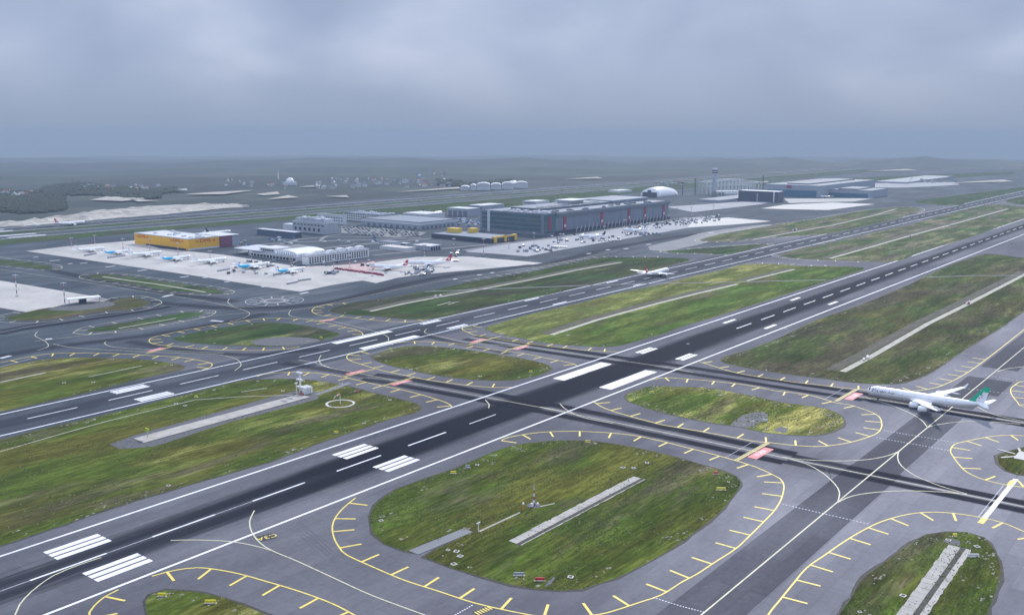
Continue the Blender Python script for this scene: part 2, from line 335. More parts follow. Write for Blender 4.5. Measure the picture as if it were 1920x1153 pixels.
def smooth_closed(P, step=6.):
    n = len(P); o = []
    for i in range(n):
        p0, p1, p2, p3 = (Vector(P[(i+k) % n][:2]) for k in (-1, 0, 1, 2)); L = (p2-p1).length; m = max(1, min(14, int(L/step)))
        for k in range(m):
            t = k/m; o.append(.5*((2*p1)+(p2-p0)*t+(2*p0-5*p1+4*p2-p3)*t*t+(3*p1-p0-3*p2+p3)*t**3))
    return [(q.x, q.y) for q in o]
def smooth_open(P, step=4.):
    P = [Vector(p[:2]) for p in P]; Q = [2*P[0]-P[1]]+P+[2*P[-1]-P[-2]]; o = []
    for i in range(1, len(Q)-2):
        p0, p1, p2, p3 = Q[i-1:i+3]; m = max(1, min(40, int((p2-p1).length/step)))
        for k in range(m):
            t = k/m; o.append(.5*((2*p1)+(p2-p0)*t+(2*p0-5*p1+4*p2-p3)*t*t+(3*p1-p0-3*p2+p3)*t**3))
    o.append(P[-1]); return o
def px(pts): return [unproj(*p) for p in pts]
def offset_closed(P, d):
    n = len(P); ar = sum(P[i][0]*P[(i+1) % n][1]-P[(i+1) % n][0]*P[i][1] for i in range(n)); sg = 1 if ar > 0 else -1; o = []
    for i in range(n):
        a, b = Vector(P[i-2]), Vector(P[(i+2) % n]); t = (b-a)
        if t.length < 1e-6: t = Vector((1, 0))
        t.normalize(); dd = d() if callable(d) else d; o.append((P[i][0]+t.y*sg*dd, P[i][1]-t.x*sg*dd))
    return o
def sheet(mb, P, z, m=0):
    for f in tri_poly(P): mb.add([(P[i][0], P[i][1], z) for i in f], [tuple(range(len(f)))], m)
STEP = [0]
def strip(mb, P, wd, z, m=0, uv=False):
    STEP[0] = (STEP[0]+1) % 12; z += STEP[0]*.0012          # crossing strips never share a plane
    P = [Vector(p[:2]) for p in P]; n = len(P); b = len(mb.v); s = 0.
    if uv and mb.uv is None: mb.uv = []
    for i in range(n):
        t = (P[min(i+1, n-1)]-P[max(i-1, 0)]).normalized(); nn = Vector((-t.y, t.x))*(wd/2)
        if i: s += (P[i]-P[i-1]).length
        mb.v += [(P[i].x+nn.x, P[i].y+nn.y, z), (P[i].x-nn.x, P[i].y-nn.y, z)]
        if uv: mb.uv += [(0, s), (1, s)]
    for i in range(n-1): mb.f.append((b+2*i+1, b+2*i+3, b+2*i+2, b+2*i)); mb.m.append(m)
def quad(mb, P, z, m=0): mb.add([(p[0], p[1], z) for p in P], [tuple(range(len(P)))], m)
def rect(mb, x0, x1, y0, y1, z, m=0): quad(mb, [(x0, y0), (x1, y0), (x1, y1), (x0, y1)], z, m)

# land that falls away from the airport plateau, with hills and ridges far off
def terr(X, Y):
    d = math.hypot(X, Y); az = math.degrees(math.atan2(X*math.sin(TH)-Y*math.cos(TH), X*math.cos(TH)+Y*math.sin(TH)))
    fl = 0.
    n = math.sin(X*.0013+1.3)*math.cos(Y*.0011+.4)+.5*math.sin(X*.0031+Y*.0022)+.25*math.sin(X*.007-Y*.006+2)+.12*math.sin(X*.017+Y*.013)
    inside = max(0., max(-Y-300, Y-1800, -X-900, X-4800))
    k = min(1, inside/600)
    z = -1.2 + k*(n*6) - k*min(1, max(0, d-2600)/5500)**1.3*75
    z -= max(0., d-8000)*.0184
    lift = max(0., min(1., (az+16)/22))                       # the far land climbs towards the right
    far = min(1, max(0, d-4200)/2500)
    z += far*(n*17 + 4) + far*lift*max(0, 20+12*math.sin(az*.55+1)+9*math.sin(az*1.7)+4*math.sin(az*4.1)) * math.exp(-((d-7600)/1900)**2)
    return z
mb = MB(); RR = [30*1.0]+[60*1.052**i for i in range(117)]; NA = 180
b0 = 0
for r_ in RR:
    for a in range(NA):
        t = TH-math.pi*.62 + (a/(NA-1))*math.pi*1.24; X, Y = r_*math.cos(t), r_*math.sin(t); mb.v.append((X, Y, terr(X, Y)))
for i in range(len(RR)-1):
    for a in range(NA-1):
        mb.f.append((i*NA+a, (i+1)*NA+a, (i+1)*NA+a+1, i*NA+a+1)); mb.m.append(0)
mb.v.append((0, 0, -1.2)); c0 = len(mb.v)-1
for a in range(NA-1): mb.f.append((c0, a, a+1)); mb.m.append(0)
t = NT('far_land'); p = t.pos(); A = t.noise(p, .0013, (1, 1, 1), 6, .65, (2, 2, 0), .5); B_ = t.noise(p, .0045, (.35, 1, 1), 6, .7, (9, 4, 0), .4); D_ = t.noise(p, .02, (.6, 1, 1), 5, .7)
v = t.math('ADD', t.math('MULTIPLY', A, .5), t.math('ADD', t.math('MULTIPLY', B_, .35), t.math('MULTIPLY', D_, .15)))
c = t.ramp(v, [(.42, (.006, .013, .016)), (.50, (.014, .027, .027)), (.55, (.042, .052, .042)), (.61, (.10, .085, .068)), (.70, (.24, .22, .19))])
M['land'] = t.done(c, .95, D_, .5, 1.)
struct('terrain', mb, M['land'], True)

mb = MB(); rect(mb, -600, 5000, -160, 1775, 0); struct('airfield_pavement', mb, M['pave'])

# grass islands between the taxiways: (outline in the survey, material)
ISL = {
 'big': ([(694,967),(694,978),(700,1000),(722,1020),(760,1033),(775,1036),(825,1014),(873,993),(884,996),(845,1017),(796,1044),(840,1062),(900,1080),(960,1096),(1000,1103),(1050,1107),(1090,1104),(1130,1092),(1180,1072),(1240,1040),(1280,1014),(1345,964),(1380,923),(1388,904),(1380,893),(1353,882),(1280,861),(1240,850),(1183,838),(1120,828),(1067,826),(1017,828),(960,836),(917,851),(857,877),(800,897),(747,916),(723,930),(703,947)], 'g_deep'),
 'lowleft': ([(273,1127),(283,1115),(310,1107),(350,1108),(417,1120),(493,1150),(560,1178),(600,1200),(470,1230),(330,1225),(284,1180),(276,1153)], 'g_mix'),
 'lowright': ([(1573,1153),(1597,1120),(1613,1090),(1647,1063),(1697,1027),(1737,1003),(1773,997),(1813,998),(1843,1008),(1863,1030),(1875,1060),(1873,1087),(1863,1117),(1850,1153),(1820,1230),(1750,1320),(1600,1330),(1530,1270),(1545,1200)], 'g_deep'),
 'right': ([(1870,855),(1890,847),(1920,839),(1990,838),(2050,855),(2040,880),(1980,893),(1907,890),(1887,883),(1873,870)], 'g_mix'),
 'oval': ([(1280,726),(1330,728),(1397,740),(1467,755),(1530,763),(1567,773),(1582,787),(1578,800),(1560,809),(1527,816),(1480,815),(1430,810),(1387,800),(1330,792),(1280,782),(1240,773),(1193,758),(1175,749),(1177,740),(1200,730),(1227,724)], 'g_yel'),
 'east': ([(1355,672),(1358,680),(1413,692),(1480,702),(1547,710),(1597,717),(1663,720),(1697,717),(1747,697),(1797,663),(1847,632),(1897,600),(1950,560),(2010,520),(2050,490),(1980,480),(1920,483),(1872,477),(1848,476),(1828,481),(1773,501),(1708,532),(1613,572),(1533,600),(1463,633),(1413,653),(1376,664)], 'g_olive'),
 'left': ([(-150,712),(0,689),(33,683),(83,674),(150,671),(217,672),(283,676),(333,683),(347,688),(333,695),(300,702),(233,718),(133,743),(0,772),(-150,806)], 'g_mix'),
 'centre_left': ([(-150,862),(0,825),(100,800),(200,777),(300,752),(400,727),(450,715),(500,711),(550,711),(600,715),(653,725),(700,737),(743,747),(780,757),(789,764),(780,773),(733,785),(667,807),(600,830),(500,867),(350,910),(233,945),(100,990),(0,1023),(-150,1074)], 'g_mix'),
 'small': ([(697,668),(710,662),(743,653),(777,649),(827,651),(883,657),(933,665),(983,673),(1020,682),(1033,688),(1027,697),(1000,706),(960,713),(917,713),(867,710),(800,700),(733,685),(703,675)], 'g_mix'),
 'centre': ([(912,615),(933,607),(1000,588),(1089,568),(1158,550),(1237,534),(1296,519),(1348,508),(1388,497),(1407,495),(1467,496),(1500,499),(1565,500),(1605,501),(1618,506),(1544,529),(1448,560),(1360,588),(1280,612),(1240,627),(1200,638),(1167,647),(1133,650),(1067,647),(1017,642),(967,632),(933,625),(915,620)], 'g_split'),
 'north': ([(618,582),(632,575),(669,566),(705,562),(759,553),(796,546),(823,542),(860,533),(923,522),(1000,509),(1049,498),(1099,488),(1138,483),(1217,483),(1277,484),(1294,487),(1277,493),(1247,501),(1200,512),(1158,522),(1108,534),(1039,550),(980,562),(905,577),(850,590),(805,598),(768,599),(723,595),(686,592),(650,590),(625,586)], 'g_dark'),
 'westmid': ([(322,634),(350,627),(400,617),(467,607),(500,604),(567,610),(617,620),(637,627),(617,635),(567,645),(517,650),(450,648),(383,645),(333,639)], 'g_dark'),
 'thin': ([(162,621),(177,615),(229,606),(312,592),(354,586),(381,586),(371,592),(323,602),(250,615),(208,620),(177,622)], 'g_far'),
 'stand': ([(12,595),(48,586),(94,577),(173,573),(208,567),(225,560),(250,558),(277,565),(281,569),(250,579),(187,585),(104,598),(52,601),(17,599)], 'g_olive'),
 'wedge': ([(167,518),(187,514),(229,517),(271,523),(354,535),(396,541),(420,549),(385,550),(312,544),(240,531),(187,524)], 'g_far'),
 'westedge': ([(-90,470),(0,486),(52,492),(94,499),(90,505),(42,500),(0,496),(-90,488)], 'g_far'),
 'midnorth': ([(1314,450),(1348,440),(1388,433),(1447,423),(1530,411),(1566,405),(1631,394),(1686,389),(1719,390),(1723,396),(1686,409),(1609,427),(1555,438),(1500,442),(1407,447),(1378,452),(1328,453)], 'g_pale'),
 'sliver': ([(1249,471),(1289,468),(1368,462),(1437,458),(1427,462),(1388,472),(1358,477),(1308,475),(1260,474)], 'g_far'),
 'northeast': ([(1463,479),(1487,470),(1507,464),(1544,459),(1631,438),(1719,418),(1828,389),(1872,384),(1905,387),(1960,389),(2010,386),(1960,398),(1920,409),(1828,442),(1730,472),(1675,490),(1566,488),(1500,485)], 'g_pale'),
 'fareast': ([(1719,377),(1806,365),(1872,357),(1960,345),(2010,342),(1960,350),(1920,357),(1828,376),(1795,385),(1741,383)], 'g_far'),
 'fareast_low': ([(1886,376),(1930,367),(1990,358),(2060,360),(1990,378),(1920,384)], 'g_far'),
}
GZ = .10
OUTL = {}
for k, (P, m) in ISL.items():
    W = px(P); W = smooth_closed(W, 5. if len(P) > 18 else 7.) if k != 'big' else [p for p in smooth_closed(W[:5], 9) [:0]] or smooth_closed(W, 7.)
    OUTL[k] = W; mb = MB(); sheet(mb, W, GZ+.02, 0)
    rim = offset_closed(W, lambda: random.uniform(.5, 1.9)); n = len(W)
    for i in range(n):
        j = (i+1) % n; mb.add([(*W[i], GZ+.02), (*W[j], GZ+.02), (*rim[j], .03), (*rim[i], .03)], [(0, 1, 2, 3)], 1)
    struct('grass_island', mb, [M[m], M['soil']])
# long grass strips between the farther runways and beyond
mb = MB(); rect(mb, 200, 4600, 1468, 1538, GZ); rect(mb, 200, 4600, 1616, 1652, GZ); rect(mb, 1500, 4600, 1400, 1440, GZ); struct('grass_verge', mb, M['g_far'])
mb = MB(); sheet(mb, px([(560,418),(700,402),(845,380),(1010,372),(1100,362),(1190,352),(1290,343),(1290,349),(1180,360),(1000,385),(860,395),(720,408),(600,420)]), GZ+.03); sheet(mb, px([(150,470),(80,452),(250,440),(420,424),(500,418),(520,424),(420,434)][:0] or [(1330,352),(1500,338),(1700,330),(1900,322),(1900,327),(1700,338),(1480,349)]), GZ+.03); struct('grass_verge', mb, M['g_far'])

# ------------------------------------------------------------------ runways with their paint
def dashes(mb, yc, x0, x1, phase, z, on=30, per=50, wd=.9, skip=()):
    k = math.floor((x0-phase)/per)
    x = phase+k*per
    while x < x1:
        if x >= x0 and not any(a < x+on/2 < b for a, b in skip): rect(mb, x, x+on, yc-wd/2, yc+wd/2, z)
        x += per
YA, YB = 346.2, 553.6
mb = MB(); rect(mb, -560, 4900, YA-37.5, YA+37.5, .03); struct('main_runway', mb, M['rwA'])
mb = MB(); rect(mb, -560, 4900, YB-30, YB+30, .03); struct('second_runway', mb, M['rwB'])
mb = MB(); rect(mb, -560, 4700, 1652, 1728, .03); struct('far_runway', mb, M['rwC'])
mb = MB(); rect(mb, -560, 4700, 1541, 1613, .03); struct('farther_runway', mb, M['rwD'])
mk = MB(); PZ = .06
for s_ in (-1, 1):
    rect(mk, -560, 4900, YA+s_*30-.65, YA+s_*30+.65, PZ)
    rect(mk, -560, 4900, YB+s_*20.9-.6, YB+s_*20.9+.6, PZ)
    rect(mk, -560, 4700, 1690+s_*30-1, 1690+s_*30+1, PZ); rect(mk, -560, 4700, 1577+s_*28-.7, 1577+s_*28+.7, PZ)
    for x0, n in ((167, 3), (317, 3), (619, 2), (767, 1), (917, 1)):          # touchdown bars
        for i in range(n):
            y = YA+s_*(20.65-1.5-i*4.15*1.0); rect(mk, x0, x0+22.6, y-1.5, y+1.5, PZ)
    rect(mk, 516, 576, YA+s_*18.6-4.6, YA+s_*18.6+4.6, PZ)                    # aiming points
    for x0, n in ((311, 3), (598, 2), (748, 1), (898, 1)):
        for i in range(n):
            y = YB+s_*(17.2-i*3.1); rect(mk, x0, x0+23.5, y-1.1, y+1.1, PZ)
    rect(mk, 498, 560, YB+s_*15.6-3.2, YB+s_*15.6+3.2, PZ)
    for yc in (1690, 1577):
        rect(mk, 700, 760, yc+s_*16-4, yc+s_*16+4, PZ); rect(mk, 560, 585, yc+s_*16-4, yc+s_*16+4, PZ)
dashes(mk, YB, -200, 4800, 250-50*3, PZ); dashes(mk, 1690, 300, 4600, 0, PZ, 30, 60, 1.2)
dashes(mk, YA, -200, 400, 152, PZ, wd=1.0); dashes(mk, YA, 720, 4800, 152, PZ, wd=1.0)
rect(mk, 402, 426, YA-.3, YA+.3, PZ)
# a thinner line joins the long stripes near the runway's end
rect(mk, -100, 258, YA-.12, YA+.12, PZ-.005)
struct('runway_markings', mk, M['white'])

# ------------------------------------------------------------------ taxiway pavement and tyre marks
dk = MB(); rect(dk, 150, 470, 126.5, 151, .035); rect(dk, 470, 590, 127.5, 150.5, .035); rect(dk, 655, 700, 122, 150, .036); rect(dk, 735, 1500, 126, 150, .035)
rect(dk, 612, 655, 127, 150, .035)
struct('new_asphalt', dk, M['pave_dark'])
rb = MB()
def rub(pts, wd, z=.045, m=0): z += .0 if m == 0 else .004*(len(rb.v) % 5)*.5; strip(rb, smooth_open(pts, 8), wd, z, m, True)
T1 = [(582, 500), (584, 439), (593.3, 312.4), (600.5, 187.1), (602.1, 97.3), (604, 0), (604, -150)]
T2 = [(440, 470), (446, 440), (454.6, 331.8), (457.4, 239.4), (458.2, 178.9), (461.4, 71.2), (464, -60)]
def side(P, d):
    o = []
    for i, p in enumerate(P):
        a, b = Vector(P[max(i-1, 0)]), Vector(P[min(i+1, len(P)-1)]); t_ = (b-a).normalized(); o.append((p[0]-t_.y*d, p[1]+t_.x*d))
    return o
for k_, T in enumerate((T1, T2)):
    nearb = [p_ for p_ in T if p_[1] > 170]; past = [nearb[-1]]+[p_ for p_ in T if p_[1] <= 170]
    for d, w_ in ((8.6, 10.5), (-7.4, 9.5)): rub(side(nearb, d), w_, .045+.001*k_, 0)
    for d, w_ in ((5.2, 8.5), (-5.2, 8.5)): rub(side(past, d), w_, .047+.001*k_, 0)
rub([(556, 438), (560, 500), (566, 545)], 12, .047, 1); rub([(446, 440), (438, 500), (430, 548)], 16, .047, 1)
# rubber on the far taxiways
for P, wd in (([(0,627),(60,615),(140,603),(230,590),(320,575)], 13), ([(0,620),(60,609),(140,597),(230,585),(300,574)], 8)): rub(px(P), wd*.8, .046, 0)
for P, wd in (([(0,668),(120,648),(250,632),(380,612),(500,588)], 20), ([(180,560),(320,570),(450,578),(600,570),(700,548),(830,520),(1000,497)], 26), ([(60,500),(200,528),(330,552),(450,566)], 24), ([(240,640),(330,655),(470,665),(600,655)], 16), ([(1010,500),(1150,465),(1300,440),(1450,425)], 26)): rub(px(P), wd, .047, 1)
struct('tyre_marks', rb, [M['rubber'], M['rubber2']])
sc = MB()
for P in ([(477,957),(468,977),(472,997),(487,1017),(510,1032)], [(560,1005),(575,1012),(600,1030),(625,1052)], [(545,990),(560,1000),(585,1025),(610,1050)], [(1020,760),(1045,757),(1060,770),(1085,782)], [(1050,752),(1065,765),(1090,779)], [(1040,748),(1057,763),(1080,776)],
          [(1052,742),(1070,760),(1095,776)], [(1255,680),(1262,690),(1290,698)], [(1262,676),(1270,687),(1300,697)], [(702,835),(695,825),(705,815),(730,808)], [(745,818),(738,808),(748,800),(775,792)], [(1500,925),(1540,920),(1560,905),(1550,880)], [(1690,812),(1720,800),(1730,780)]):
    for k in range(4): strip(sc, smooth_open([(x+k*2.2, y+k*1.0) for x, y in px(P)], 4), 1.0, .052+.002*k, 0, True)
struct('tyre_scuffs', sc, M['scuff'])

# ------------------------------------------------------------------ taxiway paint: edge lines with ticks, centre lines, holding positions
ye = MB(); TZ = .075
def edge(P, isl=None, ticks=True, wd=.68, tl=9.0, every=16.5, m=0, start=.3, skip_runway=True, world=False):
    W = smooth_open(P if world else px(P), 3.)
    if isl is None: cx = cy = None
    else: W2 = OUTL[isl] if isinstance(isl, str) else [isl]
    run = [[]]
    for q in W:
        on = abs(q[1]-YA) < 30.5 or abs(q[1]-YB) < 21.4
        if skip_runway and on:
            if run[-1]: run.append([])
        else: run[-1].append(q)
    for r_ in run:
        if len(r_) > 1: strip(ye, r_, wd, TZ, m)
    if ticks and isl is not None:
        acc = every*(1-start)
        for i in range(1, len(W)):
            acc += (W[i]-W[i-1]).length
            if acc >= every:
                acc -= every; q = W[i]
                if abs(q[1]-YA) < 31 or abs(q[1]-YB) < 22: continue
                t_ = (W[min(i+1, len(W)-1)]-W[i-1]).normalized(); nn = Vector((-t_.y, t_.x))
                near = min(W2, key=lambda p_: (p_[0]-q[0])**2+(p_[1]-q[1])**2)
                if nn.dot(Vector(near)-q) < 0: nn = -nn
                strip(ye, [q+nn*.2, q+nn*tl], 1.05, TZ+.004, m)
EL = [
 ([(667,933),(643,953),(628,972),(623,990),(627,1010),(637,1027),(650,1040),(700,1063),(757,1087),(822,1108),(890,1130),(970,1148),(1020,1156),(1070,1158),(1110,1153),(1140,1148),(1205,1127),(1240,1115),(1280,1090),(1305,1077),(1343,1052),(1380,1028),(1407,1003),(1432,978),(1452,957),(1465,935),(1470,912),(1465,900),(1453,892),(1413,874),(1360,858),(1320,847),(1280,837),(1240,827),(1180,815),(1100,809),(1043,809),(1000,812),(953,820),(940,826)], 'big'),
 ([(222,1105),(197,1118),(177,1135),(168,1147),(167,1160),(180,1190)], 'lowleft'), ([(285,1080),(313,1072),(370,1064),(437,1073),(500,1090),(560,1108),(620,1130),(665,1153),(720,1185)], 'lowleft'),
 ([(1405,1215),(1440,1153),(1462,1125),(1488,1093),(1513,1064),(1547,1040),(1580,1017),(1613,997),(1652,978),(1698,965),(1740,960),(1787,962),(1840,970),(1880,980),(1917,995),(1980,1025)], 'lowright'),
 ([(1920,817),(1883,816),(1847,820),(1813,827),(1790,833),(1782,845),(1788,857),(1800,873),(1813,885),(1833,895),(1863,904),(1893,910),(1920,913),(1990,915)], 'right'), ([(1920,817),(1990,820)], 'right'),
 ([(1110,751),(1133,765),(1173,778),(1217,790),(1240,796),(1280,803),(1310,808),(1360,817),(1413,827),(1447,830),(1480,834),(1533,837),(1580,832),(1617,823),(1643,813),(1652,803),(1653,792),(1647,780),(1627,770),(1593,759),(1567,755),(1527,743),(1493,737),(1450,732),(1407,723),(1360,717),(1320,713),(1280,710),(1247,708),(1222,712)], 'oval'),
 ([(1306,677),(1327,683),(1373,697),(1413,705),(1453,711),(1493,717),(1537,722),(1580,727),(1640,732),(1690,734),(1723,732),(1753,727),(1773,720),(1800,707),(1827,690),(1850,673)], 'east'),
 ([(0,680),(30,674),(67,667),(100,663),(150,662),(217,663),(290,667),(337,670),(370,675),(393,680),(398,685),(390,690),(367,698),(345,706)], 'left'),
 ([(482,706),(493,702),(533,698),(573,698),(617,702),(640,706),(680,715),(710,722),(750,730),(783,738),(813,747),(837,755),(848,763),(845,768)], 'centre_left'),
 ([(735,646),(743,643),(777,640),(807,641),(847,643),(893,650),(937,657),(983,663),(1027,672),(1057,678),(1077,683),(1083,688),(1076,693)], 'small'), ([(690,656),(677,660),(667,662),(655,664),(650,670),(658,677),(677,683),(700,690),(727,697),(757,703),(800,712),(843,718),(883,723),(923,726),(960,726),(978,722)], 'small'),
 ([(895,609),(883,613),(870,614),(866,617),(877,623),(893,629),(920,633),(953,639),(983,643),(1033,650),(1093,656),(1133,659),(1167,659),(1185,655)], 'centre'),
 ([(655,567),(614,571),(601,574),(590,577),(585,582),(587,586),(596,590),(614,593),(650,595),(686,599),(723,602),(759,604),(788,602),(802,599)], 'north'),
 ([(640,612),(617,607),(583,600),(533,597),(500,597),(467,600),(433,605),(383,613),(333,622),(290,632),(280,637),(283,643),(300,647),(340,650),(360,653),(417,656),(483,657),(533,655),(550,653),(562,650)], 'westmid'), ([(640,612),(663,617),(680,625),(676,631),(664,634)], 'westmid'),
]
for P, k in EL: edge(P, k)
edge([(1850,673),(1880,650),(1920,618),(1975,575)], None, False)
edge([(1985,715),(1920,715),(1903,722),(1895,730),(1897,740),(1907,753),(1920,763),(1985,770)], unproj(1960, 742))
# farther islands: the line runs a constant distance outside the grass
for k, d in (('thin', 11), ('stand', 11), ('wedge', 11), ('westedge', 11), ('midnorth', 9), ('sliver', 8)):
    W = offset_closed(OUTL[k], d); edge(W+[W[0]], k, world=True, wd=.6, every=22, tl=8, m=1)
def part_edge(k, d, f, **kw):
    W = offset_closed(OUTL[k], d); r_ = []
    for q in W+[W[0]]:
        if f(*q): r_.append(q)
        else:
            if len(r_) > 3: edge(r_, k, world=True, m=1, **kw)
            r_ = []
    if len(r_) > 3: edge(r_, k, world=True, m=1, **kw)
part_edge('north', 12, lambda x, y: y > 640 and x > 800, wd=.6, every=18); part_edge('centre', 11, lambda x, y: x > 1160 and 420 < y < 515, every=20); part_edge('northeast', 11, lambda x, y: x < 1500 and y > 400, every=25)
struct('taxiway_edge_markings', ye, [M['yellow'], M['cream']])

ce = MB()
def line(P, wd=.55, z=.085, m=0, world=False): strip(ce, smooth_open(P if world else px(P), 4.), wd, z, m)
line([(x, y) for x, y in T1 if y < 300], .6, world=True); line([(x, y) for x, y in T1 if 300 < y], .5, world=True)
line([(x, y) for x, y in T2 if y < 340], .6, world=True); line([(x, y) for x, y in T2 if y > 330], .5, world=True)
line([(120, 138.8), (1800, 137.5)], .6, z=.089, world=True)
CL = [[(1480,860),(1513,870),(1543,887),(1565,907),(1574,923),(1571,941)], [(1460,856),(1513,862),(1580,864),(1630,861),(1665,854),(1688,845)], [(1685,847),(1683,858),(1690,873),(1713,890),(1737,901),(1763,911),(1813,926)], [(1570,942),(1597,930),(1640,923),(1697,920),(1763,922),(1813,927)],
      [(1600,741),(1623,746),(1663,757),(1703,773),(1727,787),(1738,800)], [(1738,802),(1753,797),(1797,791),(1847,790),(1913,795)], [(1833,763),(1863,777),(1920,790)], [(1870,697),(1890,691),(1925,687)],
      [(477,957),(468,977),(472,997),(487,1017),(510,1032),(560,1053),(640,1090),(700,1117),(797,1153),(900,1192)], [(320,1013),(367,1012),(433,1015),(477,1023),(510,1032)], [(190,1045),(150,1058),(100,1079),(60,1108),(37,1133),(28,1153),(30,1180)],
      [(1013,763),(1050,770),(1080,776)], [(1050,757),(1062,768),(1095,783),(1150,794)], [(910,750),(917,758),(916,765)], [(1262,690),(1275,694),(1300,698)]]
for P in CL: line(P, .55, .087)
# centre lines on the far taxiways
for P in ([(100,645),(140,652),(240,658),(330,662),(400,664),(440,672),(452,684),(440,695)], [(200,640),(196,644),(215,651),(290,656),(420,662)], [(70,622),(66,630),(85,640),(90,650),(70,657)], [(65,640),(130,632),(240,618),(330,604),(420,590),(560,580),(680,556),(830,527),(1000,501),(1160,470)], [(0,505),(120,523),(230,541),(330,556),(420,572),(465,585),(460,595),(430,603)], [(0,688),(60,672)], [(430,560),(428,568),(448,576),(520,572)], [(545,582),(542,590),(560,596),(620,602),(690,618),(725,630),(728,640)], [(602,666),(598,675),(604,684),(620,690),(658,697),(746,714)], [(560,675),(590,680),(618,689)], [(800,617),(797,624),(830,632),(880,642),(993,652)], [(1000,430),(1100,470)][:0] or [(1300,470),(1420,455),(1600,420)]):
    line(P, .5, .083, 0)
# holding positions: ladder, red panel with white figures
def local(a, b):                                            # frame: origin a, x towards b
    a, b = Vector(a), Vector(b); x = (b-a).normalized(); y = Vector((-x.y, x.x)); return a, x, y, (b-a).length
hp = MB()
def bars(a, b, wd, n, z, m, frac=.5, off=0.):
    o, x, y, L = local(a, b); st_ = L/n
    for i in range(n): quad(hp, [o+x*(i*st_)+y*(off-wd/2), o+x*(i*st_+st_*frac)+y*(off-wd/2), o+x*(i*st_+st_*frac)+y*(off+wd/2), o+x*(i*st_)+y*(off+wd/2)], z, m)
def solid(a, b, wd, z, m, off=0., s0=0., s1=0.):
    o, x, y, L = local(a, b); quad(hp, [o+x*s0+y*(off-wd/2), o+x*(L-s1)+y*(off-wd/2), o+x*(L-s1)+y*(off+wd/2), o+x*s0+y*(off+wd/2)], z, m)
def text_mesh(body, size, name='lettering', bold=0.):
    cu = bpy.data.curves.new('t', 'FONT'); cu.body = body; cu.offset = bold; cu.size = size; cu.align_x = 'CENTER'; cu.align_y = 'CENTER'; cu.resolution_u = 3
    o = bpy.data.objects.new('t', cu); me = bpy.data.meshes.new_from_object(o); bpy.data.objects.remove(o); bpy.data.curves.remove(cu); me.name = name; return me
def ground_text(body, c, direction, size, z, mat, sx=1.):
    me = text_mesh(body, size); x = Vector(direction).normalized(); y = Vector((-x.y, x.x))
    vs = [(c[0]+x.x*v.co.x*sx+y.x*v.co.y, c[1]+x.y*v.co.x*sx+y.y*v.co.y) for v in me.vertices]
    return [(a, b, z) for a, b in vs], [tuple(p_.vertices) for p_ in me.polygons]
def hold(xc, ya, yb, facing, ladder=True):
    """ladder across a taxiway running in Y; facing: +1 the panel lies on the far side of it (larger X is the pilot's left)"""
    w_ = 1
HOLD_TXT = []
def holding(a, b, panel_side, txt, ladder=True, red=.9, dist=4.6, depth=5.4):
    o, x, y, L = local(a, b)
    if ladder:
        solid(a, b, 2.6, .086, 2, 0); solid(a, b, .3, .090, 1, .95*panel_side); solid(a, b, .3, .090, 1, .35*panel_side); bars(a, b, 1.0, 26, .091, 1, .45, -.65*panel_side)
    o2 = panel_side*dist; s0, s1 = L*.5*(1-.56*red/.9), L*.5*(1-.56*red/.9)
    solid(a, b, depth, .092, 0, o2, s0, s1)
    c = o+x*(L/2)+y*o2
    HOLD_TXT.append((txt, (c.x, c.y), (x*(-panel_side)) if panel_side > 0 else x, depth*.72))
# lower right pair (on T2 and T1), then the four on the near side between the runways
holding(unproj(1380,863), unproj(1440,830), -1, '17L-35R'); holding(unproj(1567,752), unproj(1606,730), -1, '17L-35R')
for (a, b, sd_) in (((715,724),(775,708),-1), ((643,707),(703,692),1), ((948,657),(993,645),-1), ((880,646),(924,634),1), ((274,663),(322,650),1), ((588,603),(634,596),-1)):
    holding(unproj(*a), unproj(*b), sd_, '17R-35L' if sd_ == 1 else '17L-35R', True, .9, 3.4, 4.6)
for (a, b) in (((1360,858),(1412,828)), ((1545,749),(1582,728))): bars(unproj(*a), unproj(*b), .3, 24, .09, 3, .5)
# ladder at the bottom edge of the photograph, and the white stop bar at the right
solid(unproj(890,1150), unproj(925,1137), 3.4, .086, 2); bars(unproj(893,1150), unproj(922,1138), 2.6, 6, .09, 1, .5); bars(unproj(853,1153), unproj(888,1133), .5, 8, .09, 3, .5)
solid(unproj(1842,976), unproj(1905,898), 2.1, .086, 3); bars(unproj(1842,976), unproj(1905,898), .7, 40, .088, 4, .45, .9); solid(unproj(1838,981), unproj(1847,971), 2.4, .09, 5); solid(unproj(1892,910), unproj(1900,901), 2.4, .09, 5); bars(unproj(1835,968), unproj(1882,909), .35, 24, .09, 3, .5)
for a, b, n in (((1467,945),(1632,983),26), ((1280,1137),(1323,1148),8), ((1225,1120),(1280,1137),10), ((1657,807),(1800,831),24), ((1643,820),(1782,845),24), ((1847,703),(1925,716),12), ((1800,727),(1925,742),16)): bars(unproj(*a), unproj(*b), .4, n, .09, 3, .55)
